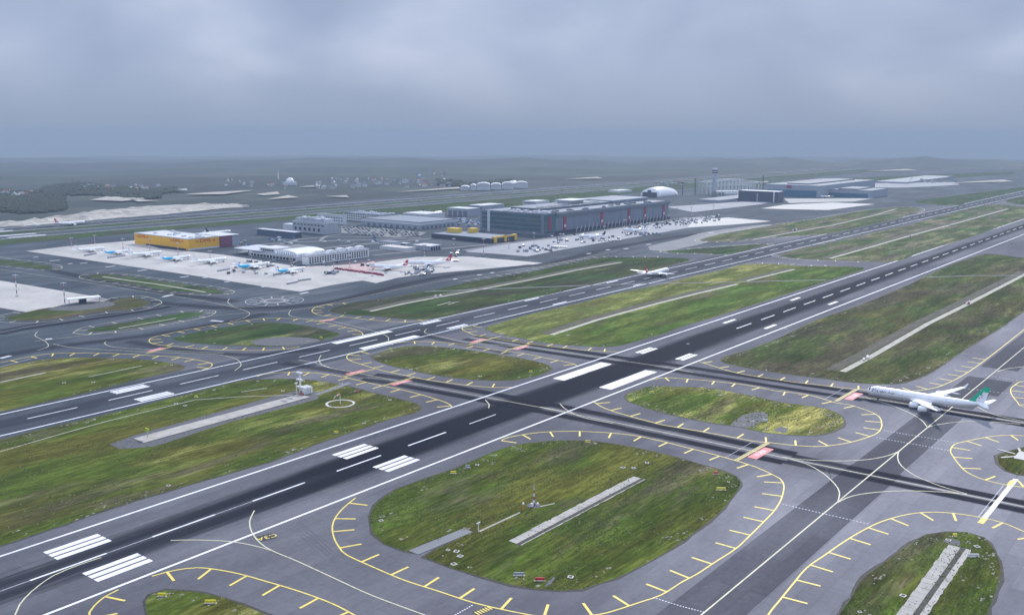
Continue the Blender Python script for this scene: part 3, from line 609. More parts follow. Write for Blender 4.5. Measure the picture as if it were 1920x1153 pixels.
# faint location panels on the far taxiways
for a, b in (((395,601),(418,603)), ((563,551),(578,548)), ((0,672),(20,667)), ((85,636),(98,635)), ((305,557),(325,552)), ((62,483),(72,482)), ((94,489),(112,488)), ((128,495),(136,494)), ((150,494),(164,493)), ((198,501),(216,499)), ((258,508),(275,506)), ((338,520),(354,518)), ((420,529),(430,528)), ((380,521),(390,520)), ((490,538),(500,537)), ((850,524),(856,523)), ((895,516),(903,515)), ((920,512),(926,511)), ((1100,476),(1108,475)), ((1137,469),(1143,468)), ((1170,467),(1178,466)), ((1212,459),(1220,458)), ((1328,437),(1338,436))): solid(unproj(*a), unproj(*b), 4.0, .086, 6)
def blackpanel(txt, a, b, h):
    o, x, y, L = local(unproj(*a), unproj(*b)); solid(unproj(*a), unproj(*b), h, .095, 2); c = o+x*(L/2); HOLD_TXT.append((txt, (c.x, c.y), x, h*.8, 1))
blackpanel('C3A', (514,1003.5), (486,1010.5), 5.6)
mats = [M['redpaint'], M['yellow'], M['black'], M['white'], M['cream'], M['yellow'], M['dullwhite']]
for T_ in HOLD_TXT:
    v_, f_ = ground_text(T_[0], T_[1], T_[2], T_[3], .102, None, .9 if len(T_) == 4 else 1.05); hp.add(v_, f_, 1 if len(T_) == 5 else 3)
struct('holding_position_markings', hp, mats); struct('taxiway_centre_markings', ce, M['cream'])
# compass circle painted on the far junction
cc = MB(); cx, cy = unproj(515, 564)
for r_, w_ in ((28, .6), (10, .5)): strip(cc, [(cx+r_*math.cos(a*math.pi/24), cy+r_*math.sin(a*math.pi/24)) for a in range(49)], w_, .09)
for a in range(0, 360, 30): strip(cc, [(cx+17*math.cos(R(a)), cy+17*math.sin(R(a))), (cx+25*math.cos(R(a)), cy+25*math.sin(R(a)))], 1.2, .092)
sheet(cc, [(cx+15*math.cos(R(a)), cy+15*math.sin(R(a))) for a in range(0, 360, 15)], .088, 1); sheet(cc, [(cx+8*math.cos(R(a)), cy+8*math.sin(R(a))) for a in range(0, 360, 30)], .094, 2)
struct('compass_circle_marking', cc, [M['dullwhite'], M['road'], M['pave_dark']])

# ------------------------------------------------------------------ concrete aprons, service roads
ap = MB()
sheet(ap, px([(49,471),(125,462),(253,451),(300,466),(420,478),(560,500),(640,497),(700,492),(780,482),(880,481),(934,486),(960,488),(1017,493),(1000,496),(778,516),(745,521),(705,531),(680,526),(650,530),(620,535),(563,547),(505,539),(423,526),(400,522)]), .045, 0)
sheet(ap, px([(-120,500),(0,526),(208,561),(190,566),(140,576),(48,585),(0,577),(-120,556)]), .045, 0)
sheet(ap, px([(870,472),(934,459),(1050,446),(1140,432),(1300,408),(1345,404),(1330,420),(1247,435),(1130,455),(1039,471),(988,481),(930,476)]), .05, 1)
sheet(ap, px([(1289,427),(1300,414),(1364,408),(1400,411),(1447,415),(1380,421)]), .055, 2)
sheet(ap, px([(1427,391),(1470,384),(1560,380),(1640,383),(1552,394),(1500,393)]), .05, 2)
sheet(ap, px([(1470,373),(1640,372),(1600,378),(1480,381)]), .05, 0); sheet(ap, px([(1250,388),(1400,378),(1450,379),(1420,384),(1300,398)]), .05, 1)
sheet(ap, px([(1560,345),(1790,342),(1800,347),(1700,352),(1580,352)]), .3, 1)
struct('apron', ap, [M['conc'], M['conc_grey'], M['conc_pale']])
sr = MB()
for P, wd in (([(1580,697),(1640,665),(1740,607),(1815,570),(1900,526),(1930,510)], 6), ([(694,584),(760,569),(814,559),(900,543),(1000,524),(1080,507),(1166,492)], 5), ([(1034,628),(1120,600),(1230,570),(1310,550),(1383,533)], 5.5), ([(1400,527),(1490,505)], 5), ([(1383,533),(1355,537)][:0] or [(1556,485),(1620,467),(1700,444),(1800,417),(1890,392)], 6), ([(1410,450),(1480,437),(1560,423),(1640,404),(1680,392)], 5)):
    strip(sr, px(P), wd*.8, GZ+.05, 1); strip(sr, side(px(P), wd*.5+5.0), 8.5, GZ+.035, 2)
for P, wd in (([(796,547),(900,543),(1079,536),(1217,532),(1340,530),(1548,525)], 3.5), ([(1738,520),(1830,517),(1930,517)], 3.5), ([(593,740),(640,724),(655,718)], 4), ([(775,1036),(878,994)], 5.6)): strip(sr, px(P), wd, GZ+.07, 0)
for P, wd in (([(0,847),(100,818),(200,790),(366,750),(450,744),(547,741)], .9), ([(898,997),(975,961)], 1.1), ([(1012,950),(1040,944)], .9), ([(166,707),(266,686)], 1.2), ([(0,717),(85,699)], 2.0), ([(453,735),(500,728)], 1.0), ([(193,519),(240,526),(300,534),(385,548)], 3), ([(222,616),(330,597)], 2), ([(848,568),(862,565),(840,571)], 2.0), ([(380,845),(420,840)][:0] or [(820,573),(845,566)], 1.6)): strip(sr, px(P), wd, GZ+.09, 1)
struct('service_road', sr, [M['road'], M['slabpale'], M['ditch']])
ar = MB()
for P, wd in (([(565,472),(640,462),(720,455),(800,448),(862,441)], 9), ([(440,463),(530,456),(620,452),(700,450),(790,446)], 8), ([(700,479),(780,471),(880,462),(960,455)], 8), ([(560,449),(640,444),(760,446)], 7), ([(455,470),(520,460),(560,449)], 7), ([(640,476),(740,467),(800,463)], 6), ([(870,470),(960,456),(1040,446),(1160,428),(1290,408)], 9), ([(600,452),(612,443),(640,440)], 6)): strip(ar, smooth_open(px(P), 15), wd, .10+wd*.004+P[0][1]*.0002)
sheet(ar, px([(640,425),(700,427),(800,436),(790,441),(740,445),(640,437)]), .07); sheet(ar, px([(444,474),(480,463),(560,458),(600,464),(520,474)]), .07)
sheet(ar, smooth_closed(px([(1215,463),(1280,447),(1330,434),(1440,421),(1430,432),(1350,448),(1305,460),(1240,471)]), 20), .07)
struct('access_road', ar, M['road'])
# painted concrete pad of the glide-path aerial, in dark gravel
mb = MB(); sheet(mb, smooth_closed(px([(205,833),(250,817),(400,775),(555,733),(600,735),(596,748),(430,792),(285,838),(225,842)]), 12), GZ+.04, 0)
quad(mb, px([(250,823),(270,831),(582,745),(560,740)]), GZ+.3, 1); struct('gravel_bed', mb, [M['gravel'], M['slab']])
mb = MB(); sheet(mb, smooth_closed(px([(1370,798),(1395,778),(1430,772),(1440,782),(1420,795),(1400,802)]), 5), GZ+.04); sheet(mb, smooth_closed(px([(1450,808),(1462,800),(1478,803),(1470,812)]), 5), GZ+.04); sheet(mb, smooth_closed(px([(1768,1016),(1778,1009),(1800,1014),(1796,1024)]), 3), GZ+.045)
sheet(mb, smooth_closed(px([(1020,1100),(1033,1085),(1043,1080),(1030,1098)]), 3), GZ+.04); sheet(mb, smooth_closed(px([(470,640),(520,632),(580,634),(600,640),(540,648),(480,647)]), 8), GZ+.04); sheet(mb, smooth_closed(px([(90,580),(150,566),(200,566),(215,572),(150,582)]), 8), GZ+.04)
struct('gravel_patch', mb, M['gravel'])
# sand bank beyond the far runway
mb = MB(); top = px([(-60,421),(0,418),(60,413),(153,400),(224,392),(312,385),(422,383),(470,388)]); bot = px([(-60,430),(0,426),(60,423),(153,415),(224,409),(312,402),(422,391),(470,389)])
T_ = smooth_open(top, 12); B2 = smooth_open(bot, 12); n = min(len(T_), len(B2)); rows = []
for k in range(7):
    rr = []
    for i in range(n):
        a, b = T_[int(i*(len(T_)-1)/(n-1))], B2[int(i*(len(B2)-1)/(n-1))]; q = a.lerp(b, k/6)
        rr.append((q.x+random.uniform(-3, 3), q.y+random.uniform(-3, 3), (.2 if k in (0, 6) else random.uniform(1, 6))))
    rows.append(rr)
mb.loft(rows, closed=False, caps=False); struct('sand_bank', mb, M['sand'], False)
mb = MB()
for P in ([(170,377),(200,370),(280,374),(230,379)], [(345,366),(400,362),(478,358),(420,366)], [(240,375),(300,378),(260,380)], [(330,357),(350,355),(352,359)], [(480,366),(520,361),(525,366),(495,368)], [(610,370),(650,368),(655,372)], [(0,373)][:0] or [(500,376),(540,368),(560,372)], [(560,352),(600,348),(600,352)], [(740,362),(860,352),(864,355)], [(1780,345),(1880,338),(1900,342)], [(1060,337),(1120,333),(1130,336)], [(1370,345),(1440,341),(1440,344)], [(1630,322),(1700,318),(1720,321)]):
    z_ = 2.5; sheet(mb, [(a, b) for a, b in px(P)], z_)
struct('bare_earth', mb, M['sand'])

# ------------------------------------------------------------------ drainage channels
def channel(name, label, P, w_l, w_r, deep=1.2, slabs=26):
    o = empty(name, (*P[0], 0)); A = Vector(P[0]); Bv = Vector(P[1]); d = (Bv-A); L = d.length; ang = math.atan2(d.y, d.x); o.rotation_euler.z = ang
    tag(o, label, 'drain')
    for i in range(slabs):
        m_ = MB(); x0, x1 = i*L/slabs+.06, (i+1)*L/slabs-.06; j = random.uniform(-.25, .25)
        m_.add([(x0, w_l+j, .30), (x1, w_l+j, .30), (x1, 1.0, .22), (x0, 1.0, .22), (x0, w_l+j, .1), (x1, w_l+j, .1)], [(3, 2, 1, 0), (0, 1, 5, 4)])
        m_.build('slab', M['slab'], o)
    m_ = MB(); m_.box(-.5, L+.5, -1.0, 1.0, .05, .14); m_.build('channel_bed', M['soil'], o)
    m_ = MB(); ys = []
    for i in range(slabs*2+1): ys.append((i*L/(slabs*2), -w_r+random.uniform(-.3, .3)))
    m_.add([(x, -1.0, .24) for x, _ in ys]+[(x, y, .28) for x, y in ys], [(i, len(ys)+i, len(ys)+i+1, i+1) for i in range(len(ys)-1)]); m_.build('channel_kerb', M['slab'], o)
    return o
a1, b1 = unproj(972, 1021), unproj(1205, 898)
channel('drainage_channel', 'pale slab-lined drain ditch running diagonally through the big lower-centre grass island', [a1, b1], 5.2, 1.6)
a1, b1 = unproj(1695, 1185), unproj(1806, 1028)
channel('drainage_channel', 'wide broken concrete drain ditch in the grass island at the bottom right corner', [a1, b1], 5.6, 3.2, slabs=18)

# ------------------------------------------------------------------ buildings
def bframe(corner, xl, xr, ytop):
    P = unproj(*corner); LX = bis(lambda d: proj(P[0]+d, P[1])[0]-xr, 0, 3000); LY = bis(lambda d: proj(P[0], P[1]+d)[0]-xl, 0, 3000); return P, LX, LY, height_at(P, ytop)
def building(name, label, cat, corner, xl, xr, ytop, wall, roof, parts=None, par=.9, group=None):
    P, LX, LY, H = bframe(corner, xl, xr, ytop); o = empty(name, (*P, 0)); tag(o, label, cat, group)
    m_ = MB(); m_.box(0, LX, 0, LY, 0, H-.4); m_.build('wall', wall, o)
    r_ = MB(); r_.box(-.3, LX+.3, -.3, LY+.3, H-.4, H)
    for a in ((-.3, LX+.3, -.3, .3), (-.3, LX+.3, LY-.3, LY+.3), (-.3, .3, .3, LY-.3), (LX-.3, LX+.3, .3, LY-.3)): r_.box(*a, H, H+par)
    r_.build('roof', roof, o)
    return o, LX, LY, H
def wbox(o, name, mat, x0, x1, y0, y1, z0, z1): return MB().box(x0, x1, y0, y1, z0, z1).build(name, mat, o)
def win_rows(o, L, H, face, rows, n, ww, hh, mat=None, name='window', x0=2., x1=None):
    """windows on the X=0 face ('y': they run along Y) or the Y=0 face ('x')"""
    x1 = L-2. if x1 is None else x1; me = None
    for z in rows:
        for i in range(n):
            c = x0+(x1-x0)*(i+.5)/n
            if me is None: me = MB().box(-ww/2, ww/2, -.12, .12, -hh/2, hh/2).mesh(name, mat or M['win'])
            w_ = bpy.data.objects.new(name, me); C.objects.link(w_); w_.parent = o
            if face == 'x': w_.location = (c, -.1, z)
            else: w_.location = (-.1, c, z); w_.rotation_euler.z = math.pi/2
def rooftop_units(o, LX, LY, H, n, sz=(3, 6), mat='wwhite', name='rooftop_unit'):
    for i in range(n):
        a, b, h = random.uniform(*sz), random.uniform(*sz), random.uniform(1.2, 3); x, y = random.uniform(2, max(3, LX-a-2)), random.uniform(2, max(3, LY-b-2))
        m_ = MB(); m_.box(x, x+a, y, y+b, H, H+h); m_.box(x+a*.2, x+a*.8, y+b*.2, y+b*.8, H+h, H+h+.5); m_.build(name, M[mat], o)
def wall_text(o, body, size, face, c, z, mat, sx=1.):
    me = text_mesh(body, size, bold=.035); me.materials.append(mat)
    for v in me.vertices:
        x_, y_ = v.co.x*sx, v.co.y
        v.co = (c+x_, -.3, z+y_) if face == 'x' else (-.3, c-x_, z+y_)
    t_ = bpy.data.objects.new('lettering', me); C.objects.link(t_); t_.parent = o; return t_

# the yellow parcel hub
o, LX, LY, H = building('cargo_hub', 'big yellow flat-roofed parcel building with red lettering beside the left apron', 'warehouse', (354,470), 253, 412, 449, M['dhly'], M['roofl'])
wbox(o, 'plinth', M['wwhite'], -.4, LX*.98, -.4, -.1, 0, H*.16); wbox(o, 'dock_door', M['wdark'], -.5, -.1, LY*.05, LY*.78, 0, H*.14)
def logo(o, face, c, z, s_):
    wall_text(o, 'DHL', s_, face, c, z, M['dhlr'], 1.35)
    for k in range(3):
        zz = z-s_*.22+k*s_*.13
        for sg in (-1, 1):
            a, b = c+sg*s_*1.55, c+sg*s_*2.15; a, b = min(a, b), max(a, b)
            if face == 'x': wbox(o, 'logo_stripe', M['dhlr'], a, b, -.3, -.12, zz, zz+s_*.06)
            else: wbox(o, 'logo_stripe', M['dhlr'], -.3, -.12, a, b, zz, zz+s_*.06)
logo(o, 'y', LY*.84, H*.78, 7.5); logo(o, 'y', LY*.20, H*.78, 7.5); logo(o, 'x', LX*.55, H*.76, 7.5); rooftop_units(o, LX, LY, H, 14)
P2 = (unproj(354,470)[0]+LX+.6, unproj(354,470)[1]); o2 = empty('louvred_annex', (*P2, 0)); tag(o2, 'magenta louvred block with grey end wall joined to the yellow parcel building', 'warehouse')
wbox(o2, 'louvre_wall', M['louver'], 0, 20, -2, 60, 0, H*1.02); wbox(o2, 'end_wall', M['wgrey'], 20.05, 33, -1, 58, 0, H*.96); wbox(o2, 'roof', M['roofl'], -.2, 33.2, -2.2, 60.2, H*1.02, H*1.05)
# dark low hangar
o, LX, LY, H = building('low_hangar', 'long low slate blue hangar with pale roof in front of the white office block', 'hangar', (553,447), 482, 565, 436, M['wblue'], M['roofl'], par=.3)
wbox(o, 'door', M['wdark'], 3, 13, -.3, -.05, 0, 6)
# white office
o, LX, LY, H = building('office_block', 'white three-storey office block with stepped roof behind the slate blue hangar', 'office building', (610,440), 549, 634, 420, M['clad2'], M['roofl'])
win_rows(o, LY, H, 'y', [H*.78], 9, 5, 1.8); win_rows(o, LY, H, 'y', [H*.36], 6, 5, 5, M['win'], 'window', LY*.12)
wbox(o, 'upper_storey', M['clad2'], LX*.2, LX*.95, LY*.1, LY*.98, H, H+6); rooftop_units(o, LX, LY, H+6, 16, (3, 7))
wbox(o, 'side_wing', M['wwhite'], LX*.25, LX*.8, LY+.3, LY+34, 0, H*.62); 
o, LX, LY, H = building('office_block', 'pale office block with many small windows and rooftop plant behind the car park', 'office building', (716,418), 644, 748, 404, M['wwhite'], M['roofg'])
win_rows(o, LY, H, 'y', [H*.3, H*.6, H*.86], 16, 4, 1.6); win_rows(o, LX, H, 'x', [H*.3, H*.6], 6, 4, 1.6); rooftop_units(o, LX, LY, H, 14, (3, 8))
o, LX, LY, H = building('office_block', 'narrow pale stair-tower block between the white office and the windowed block', 'office building', (645,421), 595, 650, 405, M['wwhite'], M['roofl'])
win_rows(o, LY, H, 'y', [H*.35, H*.7], 10, 4, 1.6)
o, LX, LY, H = building('cargo_shed', 'long grey cargo shed with a pale upper band behind the packed car park', 'warehouse', (787,431), 678, 858, 418, M['wgrey'], M['roofg'])
wbox(o, 'upper_band', M['wwhite'], -.25, -.05, 0, LY, H*.62, H*.98); wbox(o, 'upper_band', M['wwhite'], 0, LX, -.25, -.05, H*.62, H*.98)
for k in range(9): wbox(o, 'dock_door', M['roofd'], -.4, -.26, LY*(.05+k*.1), LY*(.05+k*.1)+6, 0, H*.4)
for k in range(8): wbox(o, 'dock_door', M['roofd'], LX*(.06+k*.11), LX*(.06+k*.11)+6, -.4, -.26, 0, H*.4)
o, LX, LY, H = building('glazed_terminal', 'huge blue-grey cargo terminal with glass end and red banners along its wall', 'terminal', (1021,442), 901, 1253, 402, M['clad'], M['roofg'])
TL, TWY, THh = LX, LY, H
LXt = LX
for k in range(4): wbox(o, 'glass_band', M['glass'], -.6, -.1, LY*.06, LY*.97, H*(.16+k*.21), H*(.16+k*.21)+H*.155)
wbox(o, 'glass_corner', M['glass'], -.7, 30, -.7, -.05, H*.10, H*.96)
wbox(o, 'eave', M['roofd'], 30.5, LX+1, -3.0, -.4, H*.84, H*.98)
wbox(o, 'corner_column', M['wwhite'], -1.4, -.65, LY*.84, LY*.88, 0, H*1.05)
wbox(o, 'dock_level', M['wdark'], 31, LX+1, -3.4, -.3, 0, H*.14)
wbox(o, 'upper_hall', M['clad'], LX*.12, LX*.66, LY*.34, LY*.80, H, H+3.4); wbox(o, 'upper_hall_roof', M['roofg'], LX*.115, LX*.665, LY*.33, LY*.81, H+3.4, H+4.2); wbox(o, 'rear_hall', M['clad'], LX*.66, LX*.98, LY*.3, LY*.9, H+.9, H+6)
for k in range(6): wbox(o, 'skylight', M['win'], LX*(.14+k*.08), LX*(.14+k*.08)+20, LY*.38, LY*.38+10, H+4.2, H+5.0)
wbox(o, 'roof_pavilion', M['wwhite'], LX*.42, LX*.52, LY*.5, LY*.72, H+4.2, H+9.5); wbox(o, 'pavilion_roof', M['roofl'], LX*.41, LX*.54, LY*.46, LY*.74, H+9.5, H+10.7)
rooftop_units(o, LX*.9, LY*.19, H+.2, 16, (4, 10), 'roofg'); rooftop_units(o, LX*.12, LY*.8, H+.2, 12, (4, 9), 'wwhite')
def emblem(parent, x, y, z, r_, face='x'):
    m_ = MB(); n = 20; m_.add([(x+r_*math.cos(i*2*math.pi/n), y-.2, z+r_*math.sin(i*2*math.pi/n)) for i in range(n)], [tuple(range(n))]); m_.build('emblem_disc', M['pwhite'], parent)
    m_ = MB(); m_.add([(x-.5*r_, y-.3, z-.3*r_), (x-.1*r_, y-.3, z-.75*r_), (x+.25*r_, y-.3, z+.0*r_), (x+.75*r_, y-.3, z+.65*r_), (x+.05*r_, y-.3, z+.25*r_)], [(0, 1, 2, 3, 4)]); m_.build('emblem_mark', M['red'], parent)
for ux in (1058.6, 1128, 1179, 1209, 1244):
    P = unproj(1021, 442); xx = bis(lambda d: proj(P[0]+d, P[1], H*.5)[0]-ux, 0, 3000)
    b_ = wbox(o, 'banner', M['banner'], xx-4, xx+4, -1.1, -.5, H*.14, H*.80); emblem(b_, xx, -1.1, H*.35, 2.6)
b_ = wbox(o, 'banner', M['banner'], 8, 16, -1.4, -.8, H*.22, H*.86)
for k in range(26):
    x_ = LX*.2+k*LX*.03; m_ = MB(); m_.tube((x_, -6.5, 0), (x_+9, -3.1, H*.30), .5, n=5); m_.build('dock_brace', M['steel'], o)
# dark hall with yellow pieces
o, LX, LY, H = building('customs_hall', 'low dark navy hall with bright yellow rooftop pieces in front of the glass terminal', 'hall', (925,457), 809, 967, 448, M['wdark'], M['roofg'], par=.4)
for fx, fy, a, b in ((.55, .78, 12, 22), (.85, .62, 12, 12)): wbox(o, 'yellow_block', M['yellowb'], LX*fx, LX*fx+a, LY*fy, LY*fy+b, H, H+7)
for fx in (.02, .46, .92): wbox(o, 'yellow_gate', M['yellowb'], LX*fx, LX*fx+6, -1.6, 4, H*.15, H+3)
wbox(o, 'yellow_beam', M['yellowb'], LX*.02+6.05, LX*.92-.05, -1.2, 1.5, H+.6, H+3)
# the white customs terminal with the barrel roof
o, LX, LY, H = building('white_terminal', 'white freight terminal with shallow barrel roof and low canopies behind the blue-tailed planes', 'terminal', (557,491), 468, 622, 483, M['wwhite'], M['roofl'], par=.5)
win_rows(o, LY, H, 'y', [H*.42], 14, 5.0, H*.6, M['win'], 'bay_door')
m_ = MB(); bw = LY*.46; cx0 = LY*.30
m_.loft([[(x_, cx0-bw*.5*math.cos(math.pi*k/12), H+3+3.8*math.sin(math.pi*k/12)) for k in range(13)]+[(x_, cx0+bw*.5, H+.6), (x_, cx0-bw*.5, H+.6)] for x_ in (LX*.10, LX*.92)]); m_.build('barrel_roof', M['pwhite'], o)
wbox(o, 'clerestory', M['wwhite'], LX*.12, LX*.55, LY*.56, LY*.86, H+.5, H+6); wbox(o, 'clerestory_roof', M['roofl'], LX*.10, LX*.57, LY*.55, LY*.87, H+6, H+6.8)
for k in range(7): wbox(o, 'clerestory_window', M['win'], LX*.12-.25, LX*.12-.02, LY*(.57+.04*k), LY*(.57+.04*k)+LY*.026, H+2.2, H+4.8)
for k in range(9): wbox(o, 'gable_slot', M['wgrey'], LX*.10-.2, LX*.10-.02, LY*(.10+.045*k), LY*(.10+.045*k)+1.3, H+1.0, H+3.4)
rooftop_units(o, LX, LY*.07, H+.4, 6, (3, 5), 'wwhite')
o, LX, LY, H = building('customs_office', 'long white many-windowed office wing joined to the right of the white freight terminal', 'office building', (577,497), 567, 692, 482, M['pwhite'], M['roofl'], par=1.2)
win_rows(o, LX, H, 'x', [H*.25, H*.52, H*.78], 24, 2.4, 1.9); rooftop_units(o, LX, LY, H, 14, (2, 4), 'wwhite')
for k in range(6): wbox(o, 'roof_pavilion', M['pwhite'], LX*(.04+.16*k), LX*(.04+.16*k)+9, 1, LY-1, H+.1, H+4+random.uniform(-1, 2))
m_ = MB(); m_.box(0, 46, 0, 60, 7, 8); m_.add([(0, 0, 8), (46, 0, 8), (46, 60, 8), (0, 60, 8), (23, 22, 12), (23, 38, 12)], [(0, 1, 4), (1, 2, 5, 4), (2, 3, 5), (3, 0, 4, 5)])
for x_ in (2, 23, 44):
    for y_ in (2, 30, 58): m_.box(x_-.5, x_+.5, y_-.5, y_+.5, 0, 7)
P = unproj(490, 482); cano = empty('loading_canopy', (*P, 0)); tag(cano, 'low pyramid-roofed white loading canopy left of the white freight terminal', 'canopy'); m_.build('canopy_roof', M['roofl'], cano)
# small sheds
for nm, lb, c_, xl, xr, yt, w_, r_ in (
    ('guard_house', 'small long white hut with dark windows on the road below the car park', (738,461), 709, 757, 455, 'wwhite', 'roofg'),
    ('guard_house', 'small grey hut right of the long white hut by the service road', (762,462), 750, 770, 457, 'wgrey', 'roofl'),
    ('fire_station', 'low open-fronted grey building with dark bay doors behind the red-tailed cargo jets', (806,471), 775, 828, 462, 'wgrey', 'roofl'),
    ('equipment_shed', 'long pale shed with low canopy left of the open-fronted grey building', (760,472), 712, 780, 466, 'wwhite', 'conc_pale'),
    ('hangar', 'wide white hangar in the row left of the glass terminal, nearest the car park', (800,412), 756, 834, 402, 'wwhite', 'roofl'),
    ('hangar', 'big pale grey hangar with flat roof standing just left of the glass terminal', (878,407), 839, 900, 392, 'wgrey', 'roofl'),
    ('hangar', 'far thin-roofed pale hangar behind the glass terminal left end', (905,394), 878, 945, 386, 'wgrey', 'roofl'),
    ('terminal_wing', 'white flat hall with notched roof edge behind the middle of the glass terminal', (1006,387), 980, 1030, 378, 'wwhite', 'roofl'),
    ('terminal_wing', 'grey hall behind the glass terminal carrying a red emblem panel', (1050,386), 1034, 1098, 379, 'wgrey', 'roofg'),
    ('ramp_building', 'low pale grey ramp building in front of the dark boxy hangar', (1350,380), 1308, 1452, 376, 'wgrey', 'conc_grey'),
    ('dark_box_hangar', 'dark boxy hangar with white roof edge right of the control tower', (1458,380), 1384, 1469, 360, 'slate', 'roofl'),
    ('maintenance_hangar', 'large teal-doored maintenance hangar behind the dark boxy hangar, the taller left one', (1537,371), 1432, 1640, 349, 'wgrey', 'roofd'),
    ('maintenance_hangar', 'teal-doored maintenance hangar, the lower right one of the teal pair', (1633,372), 1540, 1664, 358, 'wgrey', 'roofd'),
    ('cargo_village', 'low pale hall on the far apron right of the teal hangars', (1700,345), 1640, 1790, 342, 'wgrey', 'roofg'),
    ('storage_hall', 'small far pale hall left of the white arched dome hangar', (1160,362), 1140, 1185, 358, 'wwhite', 'roofl')):
    o, LX, LY, H = building(nm, lb, nm.split('_')[-1], c_, xl, xr, yt, M[w_], M[r_], par=.3)
    if nm == 'maintenance_hangar':
        wbox(o, 'hangar_door', M['tealp'], -.6, -.1, LY*.06, LY*.94, 0, H*.56); wbox(o, 'roof_ridge', M['roofd'], LX*.1, LX*.9, LY*.3, LY*.7, H+.3, H+3)
        if 'taller' in lb: o_b = wbox(o, 'emblem_panel', M['banner'], -.5, -.1, LY*.5, LY*.5+14, H*.7, H*.95)
    if nm == 'dark_box_hangar': wbox(o, 'corner_post', M['wwhite'], -.6, -.1, 8, 12, 0, H); wbox(o, 'wall_column', M['wgrey'], -.5, -.1, LY*.5, LY*.5+3, 0, H*.8)
    if nm == 'fire_station':
        for k in range(4): wbox(o, 'bay_door', M['wdark'], LX*(.1+.21*k), LX*(.1+.21*k)+LX*.13, -.3, -.05, 0, H*.7)
    if nm == 'guard_house': win_rows(o, LY, H, 'y', [H*.5], 6, 1.6, 1.6)
    if nm == 'hangar':
        for k in range(4): wbox(o, 'hangar_door', M['roofd'], -.4, -.1, LY*(.06+.24*k), LY*(.06+.24*k)+LY*.17, 0, H*.7)
    if nm == 'terminal_wing': win_rows(o, LY, H, 'y', [H*.6], 8, 4, 2); 
    if nm == 'terminal_wing' and 'emblem' in lb: wbox(o, 'emblem_panel', M['banner'], LX*.05, LX*.05+16, -.6, -.1, H*.9, H*1.9)
# white sheds with bowed roofs far off
for i, (u, ur, v, vt, lb) in enumerate(((864,880,357,349,'leftmost of the row of far white bow-roofed hangars'), (882,893,357,346,'second from left of the far white bow-roofed hangars'), (894,919,357,343,'third from left, one of the two widest far bow-roofed hangars'), (921,940,356,344,'fourth from left of the far white bow-roofed hangars'), (942,964,355,342,'fifth from left, the far bow-roofed hangar under a round dome'), (966,990,353,341,'rightmost of the row of far white bow-roofed hangars'))):
    Pa, Pb = Vector(unproj(u, v)), Vector(unproj(ur, v)); L = (Pb-Pa).length; ang = math.atan2((Pb-Pa).y, (Pb-Pa).x); Hh = height_at(Pa, vt); o = empty('bow_roof_hangar', (*Pa, 0), ang); tag(o, lb, 'hangar', 'far white bow-roofed hangars')
    wbox(o, 'wall', M['wwhite'], 0, L, 0, 50, 0, Hh*.62)
    m_ = MB(); m_.loft([[(L*.5-L*.53*math.cos(math.pi*k/10), y_, Hh*.62+Hh*.38*math.sin(math.pi*k/10)) for k in range(11)] for y_ in (-1, 51)]); m_.build('bow_roof', M['roofl'], o)
P = unproj(962, 352); o = empty('radar_dome', (*P, 0)); tag(o, 'white round dome rising behind the far bow-roofed hangars', 'dome')
m_ = MB(); m_.tube((0, 0, 0), (0, 0, 12), 12, n=16); m_.loft([[(14*math.cos(t_)*math.cos(k*2*math.pi/18), 14*math.cos(t_)*math.sin(k*2*math.pi/18), 12+10*math.sin(t_)) for k in range(18)] for t_ in (0, .3, .6, .9, 1.2, 1.5)]); m_.build('dome_shell', M['pwhite'], o, True)
# arched dome hangar
P, LX, LY, H = bframe((1236,371), 1201, 1271, 352); o = empty('dome_hangar', (*P, 0)); tag(o, 'large white arched fabric hangar left of the control tower', 'hangar')
m_ = MB(); nS = 10
m_.loft([[(x_, LY*.5-LY*.5*math.cos(math.pi*k/16), H*(.35+.65*math.sin(math.pi*x_/LX*.5+.9))*math.sin(math.pi*k/16)**.8+.1) for k in range(17)] for x_ in np.linspace(0, LX, nS)]); m_.build('arched_shell', M['pwhite'], o, True)
wbox(o, 'dark_front', M['wdark'], -1.6, -.2, LY*.12, LY*.88, 0, H*.5); wbox(o, 'front_tower', M['wdark'], -3, -1.65, LY*.42, LY*.6, 0, H*.72)
# control tower
P = unproj(1338.5, 370); Ht = height_at(P, 316); o = empty('control_tower', (*P, 0)); tag(o, 'tall slender pale control tower with dark two-storey cab', 'control tower')
m_ = MB()
def ring(z, rx, ry, n=20): return [(rx*math.cos(k*2*math.pi/n), ry*math.sin(k*2*math.pi/n), z) for k in range(n)]
m_.loft([ring(0, 8, 6), ring(Ht*.3, 6.6, 5.4), ring(Ht*.65, 6, 5.2), ring(Ht*.80, 7.5, 6.5)]); m_.build('shaft', M['clad2'], o, True)
for k, (a, b, mt, nm) in enumerate(((.80, .83, 'wwhite', 'cab_floor'), (.83, .875, 'win', 'cab_window'), (.875, .90, 'wwhite', 'cab_floor'), (.90, .95, 'win', 'cab_window'), (.95, 1.0, 'wwhite', 'cab_roof'))):
    m_ = MB(); m_.loft([ring(Ht*a+.01, 8.2-.2*k, 7.6-.2*k), ring(Ht*b, 8.5-.3*k, 7.8-.3*k)]); m_.build(nm, M[mt], o)
m_ = MB(); m_.tube((0, 0, Ht), (0, 0, Ht+7), .25, n=5); m_.build('aerial', M['steel'], o)
